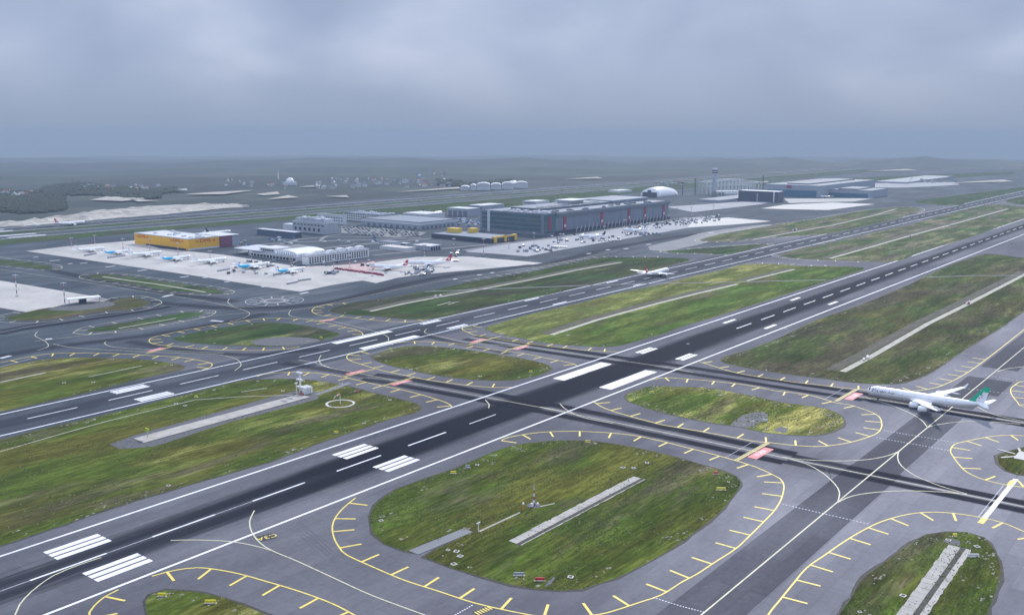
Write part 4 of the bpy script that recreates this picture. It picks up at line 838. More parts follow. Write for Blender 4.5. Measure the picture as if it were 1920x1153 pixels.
# steel frame under construction
A_, B_2 = Vector(unproj(1325, 366)), Vector(unproj(1428, 364)); L = (B_2-A_).length; o = empty('steel_frame', (*A_, 0), math.atan2((B_2-A_).y, (B_2-A_).x)); tag(o, 'pale open steel roof truss frame under construction right of the control tower', 'steel frame')
Hf = height_at(A_, 338); nb = 15
for y_ in (0, 45):
    m_ = MB()
    for i in range(nb+1):
        x_ = i*L/nb; zt = Hf*(.82+.18*math.sin(math.pi*i/nb)); m_.tube((x_, y_, 0), (x_, y_, zt), .9, n=4)
        if i < nb:
            z2 = Hf*(.82+.18*math.sin(math.pi*(i+1)/nb)); m_.tube((x_, y_, zt), (x_+L/nb, y_, z2), .9, n=4); m_.tube((x_, y_, zt*.62), (x_+L/nb, y_, z2*.62), .8, n=4); m_.tube((x_, y_, zt*.62), (x_+L/nb, y_, z2), .6, n=4)
    m_.build('truss', M['wwhite'], o)
m_ = MB()
for i in range(nb+1): x_ = i*L/nb; zt = Hf*(.82+.18*math.sin(math.pi*i/nb)); m_.tube((x_, 0, zt), (x_, 45, zt), .8, n=4)
m_.build('purlins', M['wwhite'], o)
wbox(o, 'infill_floor', M['wwhite'], L*.2, L*.95, 5, 40, Hf*.16, Hf*.22); wbox(o, 'site_hut', M['wwhite'], L*.3, L*.8, -14, -4, 0, 6)
for u_, vb, vt, lb in ((1279.5, 366, 344, 'thin dark tower crane mast left of the control tower, nearer the dome'), (1303, 366, 336, 'thin dark tower crane mast just left of the control tower'), (1430, 360, 332, 'dark tower crane mast at the right end of the steel frame')):
    P = unproj(u_, vb); h_ = height_at(P, vt); o = empty('tower_crane', (*P, 0)); tag(o, lb, 'crane'); m_ = MB()
    for a, b in ((-1, -1), (1, -1), (1, 1), (-1, 1)): m_.tube((a, b, 0), (a, b, h_), .28, n=4)
    for k in range(int(h_/4)): m_.tube((-1, -1, k*4), (1, -1, k*4+4), .18, n=4); m_.tube((1, 1, k*4), (-1, 1, k*4+4), .18, n=4)
    m_.build('mast', M['navy'], o); wbox(o, 'cab', M['navy'], -2, 2, -2, 2, h_, h_+3)
# far thin mast, dome and village
for u_, vb, vt, lb in ((522, 336, 320, 'white telecom mast standing alone far off at the left'), (594, 351, 341, 'short far pole right of the small white village dome')):
    P = unproj(u_, vb); h_ = height_at(P, vt); o = empty('telecom_mast', (*P, 0)); tag(o, lb, 'mast'); MB().tube((0, 0, 0), (0, 0, h_), 2.6, 1.3, n=6).build('pole', M['pwhite'], o); MB().tube((0, 0, h_*.8), (0, 0, h_*.86), 3.4, n=8).build('platform', M['pgrey'], o)
P = unproj(544, 347); o = empty('village_dome', (*P, 0)); tag(o, 'small white dome on a low hall at the edge of the far village', 'dome'); wbox(o, 'hall', M['wwhite'], -16, 16, -16, 16, 0, 9)
m_ = MB(); m_.loft([[(14*math.cos(t_)*math.cos(k*2*math.pi/14), 14*math.cos(t_)*math.sin(k*2*math.pi/14), 9+14*math.sin(t_)) for k in range(14)] for t_ in (0, .4, .8, 1.2, 1.5)]); m_.build('dome_shell', M['pwhite'], o, True)

# village houses
def house_meshes():
    a, b, h, r_ = 13, 9, 6, 3.4; w_ = MB().box(-a/2, a/2, -b/2, b/2, -5, h); w_.add([(-a/2, -b/2, h), (-a/2, b/2, h), (-a/2, 0, h+r_)], [(0, 2, 1)]); w_.add([(a/2, -b/2, h), (a/2, b/2, h), (a/2, 0, h+r_)], [(0, 1, 2)])
    rf = MB(); rf.add([(-a/2-.6, -b/2-.6, h-.2), (a/2+.6, -b/2-.6, h-.2), (a/2+.6, 0, h+r_+.2), (-a/2-.6, 0, h+r_+.2), (-a/2-.6, b/2+.6, h-.2), (a/2+.6, b/2+.6, h-.2)], [(0, 1, 2, 3), (3, 2, 5, 4)]); return w_, rf
w_, rf = house_meshes(); wm_ = [w_.mesh('wall', M[k]) for k in ('wwhite', 'conc_pale', 'wgrey')]; rm_ = [rf.mesh('roof', M[k]) for k in ('tile', 'roofg', 'roofg')]
def hit(u, v):
    for d in np.arange(1500, 9500, 25.):
        # walk out along the line of sight until it meets the land
        x, y = unproj(u, v, 0.); L_ = math.hypot(x, y); X, Y = x/L_*d, y/L_*d; z = CAM_H*(1-d/L_)
        if z <= terr(X, Y): return X, Y, terr(X, Y)
    return None
for (u0, u1, v0, v1, n_) in ((620, 850, 338, 354, 60), (500, 640, 346, 356, 22), (0, 60, 362, 372, 16), (150, 300, 350, 358, 22), (780, 850, 325, 338, 14), (400, 480, 338, 352, 10), (1700, 1790, 336, 345, 10), (1230, 1290, 345, 350, 8)):
    for i in range(n_):
        q = hit(random.uniform(u0, u1), random.uniform(v0, v1))
        if not q: continue
        o = empty('village_house', q, random.uniform(0, 3)); s_ = random.uniform(.6, 1.15); o.scale = (s_, s_, s_*random.uniform(.8, 1.4))
        tag(o, 'small pale house in the hazy village beyond the airfield', 'house', 'hazy far village houses'); k = random.randrange(3)
        for me, nm in ((wm_[k], 'wall'), (rm_[random.randrange(3)], 'roof')): c_ = bpy.data.objects.new(nm, me); C.objects.link(c_); c_.parent = o

# far woods
wd = MB(); ico = [(0, 0, 1), (.9, 0, .4), (.28, .85, .5), (-.72, .53, .35), (-.72, -.53, .5), (.28, -.85, .4), (.7, .5, -.4), (-.3, .85, -.4), (-.9, 0, -.4), (-.3, -.85, -.4), (.7, -.5, -.4)]
icf = [(0, 1, 2), (0, 2, 3), (0, 3, 4), (0, 4, 5), (0, 5, 1), (1, 6, 2), (2, 7, 3), (3, 8, 4), (4, 9, 5), (5, 10, 1), (2, 6, 7), (3, 7, 8), (4, 8, 9), (5, 9, 10), (1, 10, 6)]
WOODS = ((0, 120, 373, 398, 900), (0, 300, 358, 372, 700), (80, 260, 350, 360, 400), (200, 330, 356, 364, 350), (820, 960, 340, 350, 350))
for (u0, u1, v0, v1, n_) in WOODS:
    for i in range(n_):
        u, v = random.uniform(u0, u1), random.uniform(v0, v1); v = v + 4*math.sin(u*.03)
        q = hit(u, v)
        if not q: continue
        if abs(q[1]) < 1800 and q[0] < 4900: continue
        s_ = random.uniform(4, 8)*(1+math.hypot(q[0], q[1])/6000); k, sn = math.cos(i), math.sin(i)
        wd.add([(q[0]+(x*k-y*sn)*s_*random.uniform(.8, 1.2), q[1]+(x*sn+y*k)*s_, q[2]+s_*.3+z*s_*.55) for x, y, z in ico], icf)
t = NT('wood_foliage'); n_ = t.noise(t.pos(), .06, (1, 1, 1), 4, .6); M['wood'] = t.done(t.ramp(n_, [(.3, (.012, .020, .013)), (.7, (.030, .042, .022))]), .95)
tag(wd.build('far_wood', M['wood']), kind='stuff')

# ------------------------------------------------------------------ aircraft
def fus_ring(x, r_, zc_, n=24): return [(x, r_*math.sin(k*2*math.pi/n), zc_+r_*math.cos(k*2*math.pi/n)) for k in range(n)]
PLANE_CACHE = {}
def aircraft(name, label, pos, heading, L=60., engines=2, livery='white', group=None, text=None, winglets=True, slim=1.):
    o = empty(name, (pos[0], pos[1], .1), heading); tag(o, label, 'airliner', group)
    key = (L, engines, livery, text)
    if key in PLANE_CACHE:
        for ch in PLANE_CACHE[key].children: copy_tree(ch, o)
        return o
    PLANE_CACHE[key] = o
    Rf = L*(.0445 if L > 45 else .05)*slim; zc_ = Rf*.98+L*.034; xn, xt = L*.47, -L*.53
    def prof(t_):
        if t_ < .085: r_ = Rf*math.sqrt(max(0, 1-(1-t_/.085)**2))**.9; z_ = zc_-Rf*.22*(1-t_/.085)**1.5
        elif t_ < .64: r_, z_ = Rf, zc_
        else: k = (t_-.64)/.36; r_ = Rf*(1-.90*k**1.45); z_ = zc_+Rf*.78*k**1.3
        return max(r_, .06), z_
    ts = [0, .003, .008, .015, .025, .038, .055, .085]+list(np.linspace(.1, .64, 24))+list(np.linspace(.655, 1, 26)); rings = [fus_ring(xn+(xt-xn)*t_, *prof(t_)) for t_ in ts]
    def mf(k, i):
        t_ = (ts[k]+ts[k+1])/2; ang = (i+.5)/24*2*math.pi; z_ = math.cos(ang)
        if livery == 'cyan': return 1 if t_ > .63-.06*z_ and t_ < .955 else (2 if t_ >= .955 else 0)
        return 0
    fm = [M['pwhite'], M['cyan'], M['pwhite']]
    m_ = MB(); m_.loft(rings, mfun=mf); f_ = m_.build('fuselage', fm, o, True)
    # cockpit glass wraps the nose
    m_ = MB()
    for sgn in (-1, 1):
        for a0 in (.25, .58, .92):
            q = []
            for (t_, a_) in ((.022, a0), (.022, a0+.27), (.036, a0+.27), (.036, a0)): r_, z_ = prof(t_); q.append((xn+(xt-xn)*t_, sgn*(r_+.03)*math.sin(a_), z_+(r_+.03)*math.cos(a_)))
            m_.add(q, [(0, 1, 2, 3)] if sgn > 0 else [(3, 2, 1, 0)])
    m_.build('cockpit_window', M['dark'], o)
    def airfoil(x0, y, z, c, th_=.11):
        s_ = [(1, 0), (.75, .055), (.4, .1), (.12, .075), (0, 0), (.12, -.045), (.4, -.05), (.75, -.025)]
        return [(x0-c+c*(1-a), y, z+b*c*th_/.1) for a, b in s_]
    sp = L*.475; xr = L*.115
    for sgn in (1, -1):
        R_ = []
        for f_, c, dx, dz in ((.0, .20, 0, 0), (.12, .165, .045, .004), (.36, .105, .125, .018), (.7, .066, .235, .036), (.97, .036, .325, .055), (1.0, .020, .34, .057)):
            R_.append(airfoil(xr-L*dx, sgn*(Rf*.35+(sp-Rf*.35)*f_), zc_-Rf*.55+L*dz, L*c))
        if sgn < 0: R_ = [list(reversed(q)) for q in R_]
        m_ = MB(); m_.loft(R_); w_ = m_.build('wing', M['pwhite'], o)
        if winglets:
            m_ = MB(); x_, y_, z_ = xr-L*.34, sgn*sp, zc_-Rf*.55+L*.057; th2 = .12
            m_.add([(x_-L*.002, y_, z_), (x_-L*.026, y_, z_), (x_-L*.040, y_+sgn*L*.010, z_+L*.032), (x_-L*.030, y_+sgn*L*.010, z_+L*.032), (x_-L*.002, y_+sgn*th2, z_), (x_-L*.026, y_+sgn*th2, z_), (x_-L*.040, y_+sgn*(L*.010+th2), z_+L*.032), (x_-L*.030, y_+sgn*(L*.010+th2), z_+L*.032)], [(0, 1, 2, 3), (7, 6, 5, 4), (0, 3, 7, 4), (1, 5, 6, 2), (3, 2, 6, 7), (0, 4, 5, 1)])
            m_.build('winglet', M['pwhite'], w_)
        m_ = MB()
        for fy in (.28, .46, .64):                                  # flap track fairings
            x_ = xr-L*(.045+.34*fy)-L*.05; y_ = sgn*sp*fy; z_ = zc_-Rf*.55+L*.055*fy-.45
            m_.loft([[(x_+dx, y_+r_*math.cos(k*math.pi/3), z_+r_*math.sin(k*math.pi/3)) for k in range(6)] for dx, r_ in ((L*.03, .08), (L*.012, .42), (-L*.02, .38), (-L*.045, .05))])
        m_.build('flap_fairing', M['pwhite'], w_)
        big = 1.0 if engines == 2 else .78
        for fy in ((.34,) if engines == 2 else (.31, .62)):
            y_ = sgn*sp*fy; xe = xr-L*(.02+.34*fy)+L*(.085 if engines == 2 else .070); ze = zc_-Rf*.55+L*.055*fy-L*.036*big-.2; re = L*.0285*big; n = 18
            def er(dx, r_, cap=False): return [(xe+dx, y_+r_*math.cos(k*2*math.pi/n), ze+r_*math.sin(k*2*math.pi/n)) for k in range(n)]
            m_ = MB(); m_.loft([er(-L*.004, re*.82), er(L*.004, re*.86), er(L*.006, re*.93), er(0, re*1.0), er(-L*.02, re*1.08), er(-L*.05, re*.95), er(-L*.066, re*.70)], caps=False); e_ = m_.build('engine', M['pwhite'], o, True)
            m_ = MB(); m_.tube((xe-L*.012, y_, ze), (xe-L*.013, y_, ze), re*.84, n=n); m_.build('fan', M['dark'], e_)
            m_ = MB(); m_.loft([er(-L*.060, re*.60), er(-L*.085, re*.30)]); m_.build('exhaust', M['pgrey'], e_, True)
            m_ = MB(); m_.box(xe-L*.075, xe-L*.012, y_-.25, y_+.25, ze+re*.5, ze+L*.036*big+.35); m_.build('pylon', M['pwhite'], e_)
    # fin: grid so that the livery can follow the leading edge
    hx = L*.148; xa = xt+L*.175; nz, nx = 14, 14; zb = zc_+Rf*.55
    fl = lambda s_: xa-L*.125*s_
    ft = lambda s_: xt+L*.045-L*.040*s_
    m_ = MB()
    for side_ in (1, -1):
        b = len(m_.v)
        for j in range(nz+1):
            for i in range(nx+1):
                s_, u_ = j/nz, i/nx; x_ = fl(s_)+(ft(s_)-fl(s_))*u_; m_.v.append((x_, side_*(.02+L*.0055*math.sin(math.pi*min(1, u_*1.1+.02))*(1-.4*s_)), zb+hx*s_))
        for j in range(nz):
            for i in range(nx):
                s_, u_ = (j+.5)/nz, (i+.5)/nx; mi = 0
                if livery == 'mahan': mi = 1 if (u_ < .30+.18*s_ and not (s_ < .1)) or s_ > .80-.10*u_ or (u_ < .4 and s_ < .25) else 0
                elif livery in ('red', 'navy', 'cyan2'): mi = 1
                elif livery == 'cyan': mi = 1 if s_ < .30-.25*u_ else 0
                q = (b+j*(nx+1)+i, b+j*(nx+1)+i+1, b+(j+1)*(nx+1)+i+1, b+(j+1)*(nx+1)+i); m_.f.append(q if side_ > 0 else q[::-1]); m_.m.append(mi)
    tc_ = {'mahan': M['green'], 'red': M['red'], 'navy': M['navy'], 'cyan': M['cyan']}.get(livery, M['pwhite'])
    fin = m_.build('tail_fin', [M['pwhite'], tc_], o)
    if livery == 'red':
        for side_ in (1, -1):
            m_ = MB(); cxx, czz, rr_ = xt+L*.075, zb+hx*.42, L*.026; q = [(cxx+rr_*math.cos(k*math.pi/10), side_*(L*.0055+.18), czz+rr_*math.sin(k*math.pi/10)) for k in range(20)]
            m_.add(q, [tuple(range(20)) if side_ < 0 else tuple(range(19, -1, -1))]); em = m_.build('emblem_disc', M['pwhite'], fin)
            m_ = MB(); q = [(cxx+a*rr_, side_*(L*.0055+.24), czz+b*rr_) for a, b in ((-.6, -.2), (-.1, -.7), (.2, .0), (.7, .6), (.0, .3))]; m_.add(q, [(0, 1, 2, 3, 4), (4, 3, 2, 1, 0)][::1][:1]); m_.build('emblem_mark', M['red'], fin)
    if livery == 'mahan':
        m_ = MB()
        for side_ in (1, -1):
            for a, b, c_, d_ in ((.35, .40, .10, .20), (.50, .34, .13, .05), (.44, .52, .15, .04)):
                xx, zz = ft(b)+(fl(b)-ft(b))*a, zb+hx*b; m_.add([(xx-L*.010*c_*6, side_*(L*.0055+.12), zz-L*.004), (xx+L*.008*c_*6, side_*(L*.0055+.12), zz+L*.002), (xx+L*.004*c_*6, side_*(L*.0055+.12), zz+L*.010)], [(0, 1, 2), (2, 1, 0)][:1])
        m_.build('tail_emblem', M['navy'], fin)
    for sgn in (1, -1):
        R_ = [airfoil(xt+L*.105-L*dx, sgn*(Rf*.15+L*.155*f_), zc_+Rf*.62+L*.012*f_, L*c, .09) for f_, c, dx in ((0, .088, 0), (.5, .06, .05), (1, .03, .098))]
        if sgn < 0: R_ = [list(reversed(q)) for q in R_]
        m_ = MB(); m_.loft(R_); m_.build('tailplane', M['pwhite'], o)
    def gear(nm, x_, y_, ws, r_=.62, top=None):
        m_ = MB(); m_.tube((x_, y_, r_), (x_, y_, zc_-Rf*.6), .22, n=6); 
        for dx in ws:
            for dy in (-.55, .55): m_.tube((x_+dx, y_+dy-.2, r_), (x_+dx, y_+dy+.2, r_), r_, n=12, m=1)
        m_.build(nm, [M['pgrey'], M['tyre']], o)
    gear('nose_gear', xn-L*.10, 0, (0,), .5)
    for sgn in (1, -1): gear('main_gear', -L*.01, sgn*L*.082, (-.95, .95))
    if text:
        body, tx, size, matk = text
        for side_ in (1, -1):
            me = text_mesh(body, size); me.materials.append(matk)
            for v_ in me.vertices:
                zz = min(.9*Rf, v_.co.y+Rf*.30); v_.co = (xn-tx*L-v_.co.x*1.25*side_, side_*(math.sqrt(Rf*Rf-zz*zz)+.05), zc_+zz)
            if False: me.flip_normals()
            tt = bpy.data.objects.new('lettering', me); C.objects.link(tt); tt.parent = o
    m_ = MB()
    for side_ in (1, -1):                                            # cabin windows and doors
        for k in range(46):
            x_ = xn-L*(.13+.0125*k)
            if abs(k-16) < 1: continue
            zz = Rf*.18; y_ = side_*(math.sqrt(Rf*Rf-zz*zz)+.02); q = [(x_-.14, y_, zc_+zz-.2), (x_+.14, y_, zc_+zz-.2), (x_+.14, y_, zc_+zz+.2), (x_-.14, y_, zc_+zz+.2)]
            m_.add(q, [(0, 1, 2, 3)] if side_ < 0 else [(3, 2, 1, 0)])
    if livery in ('mahan',): m_.build('cabin_windows', M['pgrey'], o)
    return o
Vec = Vector
# long four-engined airliner on the cross taxiway: nose up the taxiway towards the runway
aircraft('passenger_jet', 'white four-engined airliner with green and white tail crossing the right-hand taxiway', (601.5, 153.5), R(91.5), 70.5, 4, 'mahan', text=('Mahan Air', .15, 2.6, M['navy']), slim=.93)
P = unproj(1222, 517.5); aircraft('passenger_jet', 'white twin-engined airliner with red tail rolling along the second runway, seen from behind', (P[0]+4, YB), R(3), 60, 2, 'red', winglets=False)
GP = 'parked blue-tailed freighters on the left apron'; GW = 'parked all-white freighters on the left apron'
CP = [((171,472), 44, 'white', 'all-white parked freighter, farthest left of the apron row'), ((222,477), 44, 'cyan', 'blue-tailed freighter parked second from the left of the apron row'), ((275,481), 50, 'white', 'all-white freighter in front of the yellow building, third in the apron row'), ((331,489), 47, 'cyan', 'blue-tailed freighter parked at the yellow building corner, fourth in the apron row'),
      ((396,494), 50, 'white', 'all-white freighter parked fifth in the apron row, before the white canopy'), ((476,504), 54, 'cyan', 'blue-tailed freighter, sixth in the apron row, before the white terminal'), ((546,512), 47, 'cyan', 'blue-tailed freighter parked nearest the apron corner, rightmost of its row')]
for (u_, v_), L_, lv, lb in CP: P = unproj(u_, v_); aircraft('cargo_jet', lb, P, R(1), 50 if lv == 'cyan' else 50.5, 2, lv, GP if lv == 'cyan' else GW, text=('MNG', .17, 2.6, M['navy']) if lv == 'cyan' else None, winglets=False).scale = (L_/50,)*3
for (u_, v_), hd, L_, lv, lb in (((727,506), 112, 52, 'red', 'white freighter with red tail beside the red barrier row, left one of the pair'), ((803,499), 124, 58, 'red', 'white freighter with red tail surrounded by carts, right one of the pair'), ((1108,447), 122, 45, 'navy', 'white airliner with dark tail parked on the apron below the glass terminal'), ((1190,435), 122, 45, 'white', 'all-white airliner parked on the apron right of the dark-tailed one'),
                            ((812,404), 0, 60, 'navy', 'white airliner with dark tail parked behind the grey cargo shed'), ((411,440), 2, 50, 'navy', 'white airliner with dark tail half hidden behind the yellow parcel building'), ((133,423), 2, 58, 'red', 'white airliner with red tail on the far runway by the sand bank'), ((1545,371), 95, 40, 'navy', 'tiny white airliner parked before the teal-doored hangars'), ((1624,347), 80, 50, 'red', 'tiny hazy airliner on the far apron right of the hangars')):
    P = unproj(u_, v_); aircraft('parked_jet', lb, P, R(hd), L_, 2, lv, winglets=False)

# ------------------------------------------------------------------ masts, signs, aerials, windsocks
def mast(label, foot, vtop, group='floodlight masts on the aprons', name='floodlight_mast', stripes=7, r_=.42):
    P = unproj(*foot); h_ = height_at(P, vtop); o = empty(name, (*P, 0)); tag(o, label, 'mast', group); r_ *= .75
    m_ = MB()
    for k in range(stripes): m_.tube((0, 0, h_*k/stripes), (0, 0, h_*(k+1)/stripes), r_*(1.3-.6*k/stripes), r_*(1.3-.6*(k+1)/stripes), 8, k % 2, k in (0, stripes-1))
    m_.build('pole', [M['mastwhite'], M['mastred']], o)
    m_ = MB(); m_.tube((0, 0, h_-.8), (0, 0, h_-.3), 2.0, 2.0, 10)
    for a in range(6): m_.box(1.5, 2.9, -.5, .5, h_-1.1, h_-.2, rz=a*math.pi/3, c=(0, 0))
    m_.build('lamp_ring', M['pgrey'], o); MB().box(-1.2, 1.2, -1.2, 1.2, 0, .7).build('footing', M['slab'], o)
    return o
mast('red and white banded floodlight mast on the left concrete stand, taller and farther left', (32,556), 515, r_=.6); mast('red and white banded floodlight mast on the left concrete stand, beside the white canopy', (122,573), 530, r_=.6)
for (f_, vt, near) in (((134,463),446,'near the leftmost white freighter tail'), ((178,457),441,'behind the leftmost parked white freighter'), ((231,468),447,'left of the yellow parcel building'), ((281,470),448,'before the yellow parcel building left face'), ((334,478),455,'at the front corner of the yellow building'), ((394,486),470,'before the yellow building right face'), ((472,491),472,'left of the white freight terminal'), ((546,500),480,'before the middle of the white freight terminal'), ((626,512),486,'at the end of the red barrier row'), ((656,502),478,'right of the white freight terminal'), ((698,518),495,'beside the left red-tailed freighter nose'), ((796,481),459,'behind the right red-tailed freighter'), ((851,477),447,'before the dark navy hall, left'), ((907,478),447,'before the dark navy hall, right'), ((954,466),440,'at the right end of the dark navy hall'), ((1001,460),436,'before the glass terminal end'), ((1051,453),438,'left of the dark-tailed airliner'), ((1133,440),424,'behind the dark-tailed airliner tail'), ((1171,430),412,'by the all-white airliner nose at the glass terminal'), ((1269,410),390,'at the far end of the red-bannered wall'), ((1296,402),388,'among the containers past the terminal end'), ((1337,400),384,'on the grey apron below the control tower')):
    mast('slim banded apron floodlight mast '+near, f_, vt)
# banded lattice mast inside the big island
P = unproj(1001, 948); h_ = height_at(P, 903); o = empty('anemometer_mast', (*P, 0)); tag(o, 'thin red and white mast on a small pad in the big lower-centre island', 'mast', None)
m_ = MB(); ns = 6
for k in range(ns):
    r0, r1 = .75*(1-.13*k), .75*(1-.13*(k+1))
    m_.tube((0, 0, h_*.8*k/ns), (0, 0, h_*.8*(k+1)/ns), r0, r1, 6, 1-k % 2, False)
m_.tube((0, 0, h_*.8), (0, 0, h_), .12, .05, 5, 0); m_.build('lattice', [M['mastwhite'], M['mastred']], o); m_ = MB(); m_.tube((0, 0, 0), (0, 0, .25), 3.2, n=16); m_.build('pad', M['gravel'], o); MB().box(-1.9, -.9, -.5, .5, .25, 1.6).build('cabinet', M['pwhite'], o); MB().box(.9, 1.7, -1.5, -.7, .25, 1.3).build('cabinet', M['pwhite'], o)
P = unproj(981, 955); o = empty('sensor_post', (*P, 0)); tag(o, 'small orange and white sensor post left of the red and white mast', 'post'); m_ = MB(); m_.tube((0, 0, .1), (0, 0, 2.6), .28, .22, 8, 0); m_.tube((0, 0, 2.6), (0, 0, 3.3), .55, .4, 8, 1); m_.build('post', [M['orange'], M['pwhite']], o)
P = unproj(897, 997); o = empty('sensor_post', (*P, 0)); tag(o, 'small white forked sensor post at the end of the short service road', 'post'); m_ = MB(); m_.tube((0, 0, .1), (0, 0, 4), .22, .18, 6); m_.tube((-1.1, 0, 4), (1.1, 0, 4.1), .2, n=6); m_.tube((0, 0, 3), (.8, 0, 4), .14, n=5); m_.build('post', M['pwhite'], o)
# glide path aerial and shelter
P = unproj(563, 739); h_ = height_at(P, 698); o = empty('glide_path_mast', (*P, 0)); tag(o, 'white glide path aerial mast with three aerials beside the striped shelter', 'aerial')
m_ = MB(); m_.tube((0, 0, 0), (0, 0, h_), .5, .35, 6); m_.tube((1, 0, 0), (.6, 0, h_*.9), .18, .15, 5)
for k in range(12): m_.tube((0, 0, k*h_/12), (1, 0, (k+.8)*h_/12), .1, n=4)
m_.build('mast', M['pwhite'], o)
for f_ in (.33, .66, .97): m_ = MB(); m_.box(-.8, .6, -2.6, 2.6, h_*f_-.5, h_*f_+.5); m_.build('aerial_panel', M['mastwhite'], o)
P = unproj(570, 741); o = empty('equipment_shelter', (*P, 0)); tag(o, 'white striped equipment shelter at the end of the pale concrete strip', 'shelter')
MB().box(0, 7, 0, 4, .3, 4).build('cabin', M['pwhite'], o)
for k in range(5): m_ = MB(); m_.box(1.6+k*1.3-1.6, 2.1+k*1.3-1.6, -.6, -.1, .3, 4.6); m_.box(k*1.3, k*1.3+.5, -.6, 4.4, 4.6, 5.0); m_.build('frame_hoop', M['pwhite'], o)
m_ = MB(); m_.box(-2, 0-.05, 0, 3, .3, 1.2); m_.box(-1.5, -.8, 1, 2, 1.2, 3); m_.build('cable_box', M['mastred'], o)
P = unproj(556, 738); h_ = height_at(P, 718); o = empty('monitor_post', (*P, 0)); tag(o, 'thin white monitor post left of the glide path mast', 'post'); MB().tube((0, 0, 0), (0, 0, h_), .25, .2, 6).tube((-.9, 0, h_), (.9, 0, h_), .45, n=6).build('post', M['pwhite'], o)
P = unproj(277, 822); h_ = height_at(P, 803); o = empty('monitor_post', (*P, 0)); tag(o, 'yellow-topped monitor post at the near end of the pale concrete strip', 'post'); MB().tube((0, 0, 0), (0, 0, h_), .18, .16, 6).box(-.3, .3, -1.5, 1.5, h_-1.6, h_, 1).build('post', [M['steel'], M['lime']], o)
# windsock in its painted ring
P = unproj(638, 757); h_ = height_at(P, 740); o = empty('windsock', (*P, 0)); tag(o, 'orange and white windsock on a white pole inside a pale ring', 'windsock')
MB().tube((0, 0, .1), (0, 0, h_), .35, .2, 8).build('pole', M['pwhite'], o)
m_ = MB(); rg = []; dr = Vector((-math.cos(TH+math.pi/2)*-1, math.sin(TH+math.pi/2), 0)); dr = Vector((math.cos(TH+math.pi/2), math.sin(TH+math.pi/2), 0))
for k in range(6):
    c_ = Vector((0, 0, h_))+dr*(k*.9)+Vector((0, 0, -.12*k*k)); r_ = .75-.08*k; pp = dr.cross(Vector((0, 0, 1))); rg.append([tuple(c_+pp*(r_*math.cos(a*math.pi/5))+Vector((0, 0, r_*math.sin(a*math.pi/5)))) for a in range(10)])
m_.loft(rg, mfun=lambda k, i: k % 2); m_.build('sock', [M['orange'], M['pwhite']], o)
m_ = MB(); W_ = [(math.cos(a*math.pi/24)*8.3, math.sin(a*math.pi/24)*8.3) for a in range(49)]; strip(m_, W_, 1.5, GZ+.12)
m_.build('ring', M['conc_pale'], o)
# star-shaped aerial base on the little right island
P = unproj(1918, 855); o = empty('aerial_pad', (*P, 0)); tag(o, 'pale star-shaped concrete pad on the small grass island at the right edge', 'pad')
m_ = MB(); m_.box(-7, 7, -3, 3, .12, .35); m_.build('pad', M['conc_pale'], o)
for a in (20, 75, 140, 200, 260, 320): m_ = MB(); m_.box(4, 13, -.6, .6, .12, .30, rz=R(a), c=(0, 0)); m_.build('pad_arm', M['conc_pale'], o)
# approach monitor on the right grass strip and similar pale clusters
for (u_, v_, lb) in ((1625,674,'red and white aerial frame beside the drain in the olive grass at right'), (1815,570,'small white aerial group farther up the olive grass strip'), (822,557,'red and white aerial frame in the grass north of the second runway'), (1707,444,'cluster of pale cabinets mid strip between the runways at right'), (1782,423,'cluster of pale cabinets farther along the strip between the runways'), (1490,433,'boxy pale aerial building in the grass beyond the second runway'), (671,734,'rust-red scrub pile at the corner of the windsock grass')):
    P = unproj(u_, v_); o = empty('aerial_group', (*P, .1)); tag(o, lb, 'aerial'); bigq = 1.7 if u_ == 1490 else 1
    if 'scrub' in lb: o.scale = (.6, .6, .5)
    cols = ['mastred', 'mastred', 'tile', 'tile'] if 'scrub' in lb else ['mastwhite', 'mastred', 'mastwhite', 'pwhite']
    for k in range(4):
        x_, y_ = (k-1.5)*3.2, random.uniform(-1.5, 1.5); h2 = random.uniform(1.2, 2.4)*bigq; m_ = MB(); m_.box(x_-1*bigq, x_+1*bigq, y_-.8, y_+.8, .1, h2); m_.tube((x_, y_, h2), (x_, y_, h2+1.6), .1, n=5); m_.build('cabinet', M[cols[k]], o)
P = unproj(135, 571); o = empty('shade_roof', (*P, 0), R(-15)); tag(o, 'flat white shade roof on a dark base at the left stand corner', 'shelter')
MB().box(-4, 26, -4, 6, 5.2, 5.9).build('roof', M['pwhite'], o); MB().box(7, 13, -2, 4, 0, 5.2).build('base', M['wdark'], o)
for x_ in (-3, 25): MB().box(x_-.3, x_+.3, -3, -2.4, 0, 5.2).build('post', M['steel'], o)

